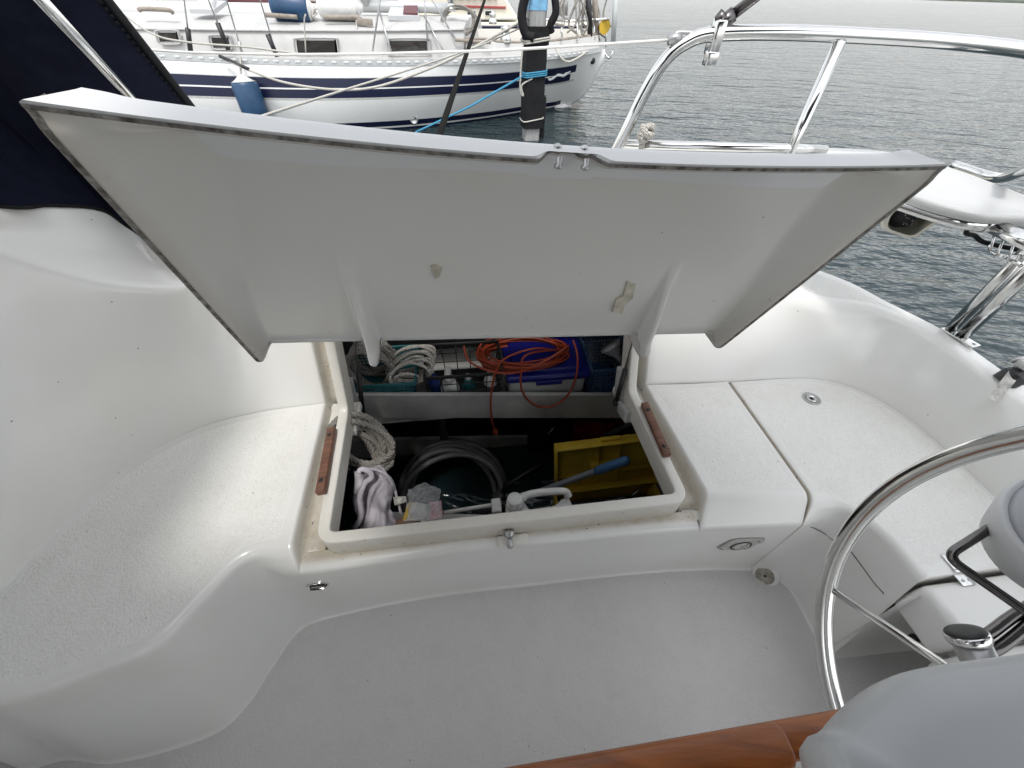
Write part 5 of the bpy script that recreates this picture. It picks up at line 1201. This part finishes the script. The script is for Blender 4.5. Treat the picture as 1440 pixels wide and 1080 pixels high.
bgm = MB().tube(cat([V((cx-.13, cy-.15, z_at(-20))), V((cx-.20, cy-.15, z_at(20))), V((cx-.14, cy-.16, z_at(46))), V((cx-.02, cy-.17, z_at(52)))], 6), .06, 10).tube(cat([V((cx+.20, cy, z_at(-20))), V((cx+.26, cy-.02, z_at(15))), V((cx+.20, cy-.02, z_at(34))), V((cx+.22, cy, z_at(45)))], 6), .05, 10)
tag(bgm.build('hose', RUBBER), 'black rubber hose slung round the top of the piling', 'hose')
def wrap(z, s_, r, mat, nm, n=2, slope=.02):
    mb = MB()
    for k in range(n):
        mb.tube([V((cx, cy, z+k*r*2.1+slope*math.cos(t))) + Matrix.Rotation(.25, 3, 'Z') @ V((max(-1, min(1, 1.3*math.cos(t)))*s_, max(-1, min(1, 1.3*math.sin(t)))*s_, 0)) for t in [2*PI*i/32 for i in range(32)]], r, 6, closed=True)
    return mb
rb = wrap(z_at(105), .165, .011, ROPE_B, 'x', 3); A = V((cx-.16, cy-.16, z_at(105))); 
rb.tube([A, A.lerp(pz(590, 184, -.18), .5) + V((0, 0, -.03)), pz(585, 186, -.18), V((-.56, 1.64, .70))], .014, 8)
tag(rb.build('mooring_line', ROPE_B), 'light blue mooring line tied round the wrapped piling', 'rope')
rw = wrap(z_at(57), .175, .012, ROPE_W, 'x', 2, .03); rw.tube(cat([V((cx-.17, cy-.17, z_at(60))), V((cx-.19, cy-.17, z_at(95))), V((cx-.19, cy-.17, z_at(125))), V((cx-.14, cy-.17, z_at(132))), V((cx-.17, cy-.17, z_at(118))), V((cx-.02, cy-.17, z_at(108)))], 6), .012, 6)
rw2 = wrap(z_at(166), .158, .010, ROPE_W, 'x', 1, .03)
tag(rw.build('rope', ROPE_W), 'pale rope wound round the upper part of the piling with a loose tail', 'rope'); tag(rw2.build('rope', ROPE_W), 'thin pale rope round the foot of the piling wrap', 'rope')
# ---- lines between us and them
def lineobj(name, pts, r, mat, label, cat_='rope', n=8): return tag(MB().tube(cat([V(p) for p in pts], 8), r, n).build(name, mat), label, cat_)
lineobj('mooring_line', [pz(40, 268, .78), py(240, 204, 2.4), py(360, 166, 3.4), py(480, 128, 4.6), py(600, 90, 6.0), py(680, 62, 7.4), py(752, 30, 7.35)], .010, ROPE_W, 'white mooring line running from behind the lid up to the piling')
lineobj('mooring_line', [nb(310, 80, -.1), nb(345, 96, -.25), nb(400, 116, -.35), nb(470, 126, -.4), nb(530, 122, -.45), nb(600, 98, -.5), nb(660, 70, -.5), py(752, 20, 7.3)], .017, ROPE_W, 'slack pale mooring line drooping along the navy stripes', n=8)
lineobj('mooring_line', [nb(160, 10, .2), nb(215, 48, .1), nb(270, 60, 0), nb(345, 66, 0), nb(430, 77, 0)], .012, ROPE_W, 'thin pale line crossing the first cabin windows of the striped sailboat')
MB().tube([nb(309, 79, -.1), nb(350, 97.5, -.27)], .024, 8).build('chafe_sleeve', BLACK, [o for o in bpy.data.objects if o.name.startswith('mooring_line')][-2])
o = MB().tube([py(150, 66, YR+.25), py(260, 73.5, YR+.12), py(400, 77, YR+.05), py(520, 76, YR), py(700, 71, YR), py(850, 62, YR), py(945, 56, YR)], .0032, 10)
o.build('lifeline', simple('white_wire_cover', (.72, .71, .68), .4), boat)
# black strap
sp0, sp1 = py(684, -6, 3.2), pz(580, 305, .74); dd = sp1-sp0; w_ = MB(); ro = []
for k in range(31):
    t = k/30; p = sp0.lerp(sp1, t); wd_ = .008 + .012*t; ro.append([p + V((-wd_, .004*math.sin(t*3), 0)), p + V((wd_, -.004*math.sin(t*3), .004))])
o = w_.grid(ro).build('strap', simple('black_webbing', (.010, .0095, .009), .85, bump=.5, bscale=500, spec=.1)); md = o.modifiers.new('thickness', 'SOLIDIFY'); md.thickness = .003
tag(o, 'black webbing strap slanting down in front of the striped sailboat', 'strap')
# rope knot on our rail
kc = py(908, 190, YR-.02); kn = MB(); rr_ = random.Random(9)
for k in range(5):
    ax_ = V((rr_.uniform(-1, 1), rr_.uniform(-1, 1), rr_.uniform(-1, 1))).normalized(); x_ = ax_.orthogonal().normalized(); y_ = ax_.cross(x_)
    twisted(kn, [kc + (x_*math.cos(2*PI*i/24) + y_*.8*math.sin(2*PI*i/24))*.020 + V((0, 0, .002*k)) for i in range(25)], .0085, .03)
twisted(kn, cat([kc, py(903, 202, YR-.02), py(902, 216, YR-.02)], 6), .009, .03)
tag(kn.build('rope_knot', ROPE_W), 'pale rope knot tied on the lower stern rail tube', 'rope')
# white housing with a dark speckled opening, hung under the corner seat
hb = [pz(1238, 286, .97), pz(1258, 262, .97), pz(1330, 286, .97), pz(1345, 306, .97)]
ho = empty('lifebuoy_case', pz(1285, 320, .9), 'white plastic housing with a dark speckled opening hung below the corner seat', 'housing')
SPECK = simple('speckled_black', (.02, .02, .02), .6, noise=.1); 
o1 = [pz(1238, 318, .90), pz(1252, 290, .955), pz(1292, 278, .985), pz(1330, 290, .985), pz(1322, 306, .955), pz(1300, 322, .915), pz(1282, 333, .885), pz(1262, 330, .885)]
oc = cat(o1, 4, True); bk = V((.07, .10, .02)); cc_ = sum(oc, V())/len(oc)
mb = MB(); mb.grid([[cc_ + (p-cc_)*.80 + V((-.004, -.012, 0)) for p in oc], [cc_+(p-cc_)*.94 + V((-.004, -.014, 0)) for p in oc], oc, [p + bk for p in oc], [cc_ + bk*1.2 + (p-cc_)*.8 for p in oc], [cc_+bk*1.25 + (p-cc_)*.02 for p in oc]], cv=True)
mb.build('shell', simple('cream_plastic', (.66, .64, .56), .4, noise=.1), ho)
ip = [pz(1248, 313, .905), pz(1257, 292, .950), pz(1276, 285, .965), pz(1288, 290, .96), pz(1285, 303, .935), pz(1273, 314, .91)]
mb = MB().prism([p + V((-.006, -.02, 0)) for p in cat(ip, 4, True)], V((.03, .04, 0))); mb.build('opening', SPECK, ho)
sp_ = MB(); rr_ = random.Random(2)
for k in range(26):
    x, y = rr_.uniform(1255, 1286), rr_.uniform(290, 311)
    sp_.box(pz(x, y, .94-(y-300)*.0016) + V((-.008, -.026, 0)), (.0013, .0013, .0013))
sp_.build('specks', HULLW, ho)
# ---- cream motor-sailer beyond and other masts
cr = empty('sailboat', (-1.3, 15, WATER), 'cream sailboat with small square cabin windows moored beyond the striped sailboat', 'sailboat')
CREAM = simple('cream_paint', (.70, .66, .56), .45, noise=.08, nscale=3)
YC = 14.5
def cp(x, y, dy=0): return py(x, y, YC+dy)
hull_top = [cp(560, 26), cp(640, 32), cp(740, 33), cp(800, 33), cp(830, 32)]
mb = MB(); rows = [[p + V((0, 1.8, 0)), p, p + V((.0, .05, -.25)), V((p.x, p.y+.25, WATER-.3))] for p in cat([cp(300, 24)] + hull_top, 4)]; mb.grid(rows).build('hull', CREAM, cr)
MB().tube([p + V((0, -.03, -.08)) for p in cat([cp(300, 24)] + hull_top, 4)], .04, 6).build('rubbing_strake', NAVYP, cr)
cb = [(560, -12), (640, -14), (700, -14), (712, 3), (726, 26), (560, 26)]
mb = MB().prism([cp(x, y, .4) for x, y in cb], V((0, 1.3, 0))); autosmooth(mb.build('cabin', CREAM, cr))
for x0 in (656, 681):
    f = MB().prism([cp(x0, 14, .36), cp(x0+14, 14, .36), cp(x0+14, 23, .36), cp(x0, 23, .36)], V((0, .03, 0))).build('window', FRAME, cr, smooth=False)
    MB().prism([cp(x0+1.5, 15.5, .34), cp(x0+12.5, 15.5, .34), cp(x0+12.5, 21.5, .34), cp(x0+1.5, 21.5, .34)], V((0, .03, 0))).build('pane', GLASS, f, smooth=False)
mb = MB()
for i in range(6):
    c = cp(643+i*10, -1, .36); mb.tube([c + V((.09*math.cos(t), 0, .09*math.sin(t))) for t in [PI*k/10 for k in range(11)]], .035, 6)
mb.build('lettering', simple('red_lettering', (.40, .03, .04), .5), cr)
MB().box(cp(655, 9, .37), (2.2, .03, .05), None, .01).build('cabin_trim', simple('red_trim', (.30, .05, .05), .5), cr)
# a third boat whose deck edge shows at the upper left
ob = empty('sailboat', (-6, 14, WATER), 'white sailboat with a dark red sail cover behind the cabin of the striped sailboat', 'sailboat')
rows = [[p + V((0, 2.2, 0)), p, p + V((0, .05, -.25)), V((p.x, p.y+.3, WATER-.3))] for p in cat([py(40, -4, 13.5), py(230, 3, 13.5), py(420, 6, 13.5), py(560, 8, 13.5)], 5)]
MB().grid(rows).build('hull', HULLW, ob); MB().prism([py(180, 1, 14), py(300, 4, 14), py(300, -12, 14), py(200, -14, 14)], V((0, 1.2, 0))).build('cabin', DECKW, ob, smooth=False)
MB().tube([py(300, -1, 14.3), py(460, 2, 14.3)], .10, 10).build('sail_cover', MAROON, ob)
MB().tube([py(225, 0, 14.5), py(225, 0, 14.5) + up*11], .09, 12).build('mast', ALU, ob); MB().tube([py(650, -8, 15.5), py(650, -8, 15.5) + up*11], .09, 12).build('mast', ALU, cr); MB().tube([roofp(515, 8, 1.5), roofp(515, 8, 1.5) + up*12], .09, 12).build('mast', ALU, nbt)
# ---- far jetty and shore
jt = empty('jetty', (90, 95, WATER), 'long dark jetty on posts far across the water at the upper right', 'jetty')
j0, j1 = V((78, 82, .25)), V((150, 62, .25)); MB().box((j0+j1)/2, ((j1-j0).length, 2.2, .35), Matrix.Rotation(math.atan2((j1-j0).y, (j1-j0).x), 3, 'Z')).build('deck', simple('dark_timber', (.05, .045, .04), .8), jt)
for k in range(26): MB().tube([j0.lerp(j1, k/25) + V((0, 0, -2)), j0.lerp(j1, k/25) + V((0, 0, .6))], .16, 8).build('post', MATS['dark_timber'], jt)
rows = []
for i in range(90):
    t = i/89; a = rad(-100+200*t); r_ = 1250; x, y = math.sin(a)*r_, math.cos(a)*r_; h_ = 2.6 + .9*math.sin(i*.31) + .6*math.sin(i*.83+1) + .3*math.sin(i*2.1)
    rows.append([V((x*.985, y*.985, WATER-.3)), V((x*.99, y*.99, 1.5)), V((x, y, h_*.7)), V((x*1.02, y*1.02, h_)), V((x*1.08, y*1.08, WATER))])
tag(MB().grid(rows).build('hills', simple('far_shore', (.07, .085, .06), .9, noise=.5, nscale=.08)), kind='structure')
# ================================================================== light
w = bpy.data.worlds.new('World'); sc.world = w; w.use_nodes = True; nt = w.node_tree
bg = nt.nodes['Background']; sky = nt.nodes.new('ShaderNodeTexSky'); sky.sky_type = 'NISHITA'; sky.sun_disc = False
SUN_EL, SUN_AZ = rad(68), rad(-178)          # azimuth measured from +y towards +x
sky.sun_elevation = SUN_EL; sky.sun_rotation = SUN_AZ; sky.dust_density = 1.9; sky.air_density = 1.4; sky.ozone_density = 1.0
hs = nt.nodes.new('ShaderNodeHueSaturation'); hs.inputs['Saturation'].default_value = .16
nt.links.new(sky.outputs[0], hs.inputs['Color']); nt.links.new(hs.outputs[0], bg.inputs['Color']); bg.inputs['Strength'].default_value = .15
sl = bpy.data.lights.new('sun', 'SUN'); sl.energy = .85; sl.angle = rad(7); sl.color = (1, .97, .92)
so = bpy.data.objects.new('sun', sl); COL.objects.link(so)
sd = V((math.sin(SUN_AZ)*math.cos(SUN_EL), math.cos(SUN_AZ)*math.cos(SUN_EL), math.sin(SUN_EL)))
so.rotation_euler = (-sd).to_track_quat('-Z', 'Y').to_euler(); so.location = (0, 0, 8)
vs = sc.view_settings; vs.view_transform = 'Standard'; vs.look = 'None'; vs.exposure = 1.13; vs.gamma = 1

GROUPS = {'bottle': 'bottles standing in the black crate', 'screwdriver': 'screwdrivers lying in the yellow toolbox', 'basket': 'plastic mesh baskets on the locker shelf', 'fender': 'fenders of the striped sailboat',
          'rope_coil': 'coiled ropes', 'mooring_line': 'mooring lines between the boats and the piling', 'cloth': 'old cloths in the front left of the locker'}
for o in list(bpy.data.objects):
    k = o.name.split('.')[0]
    if o.parent is None and k in GROUPS and 'label' in o: o['group'] = GROUPS[k]
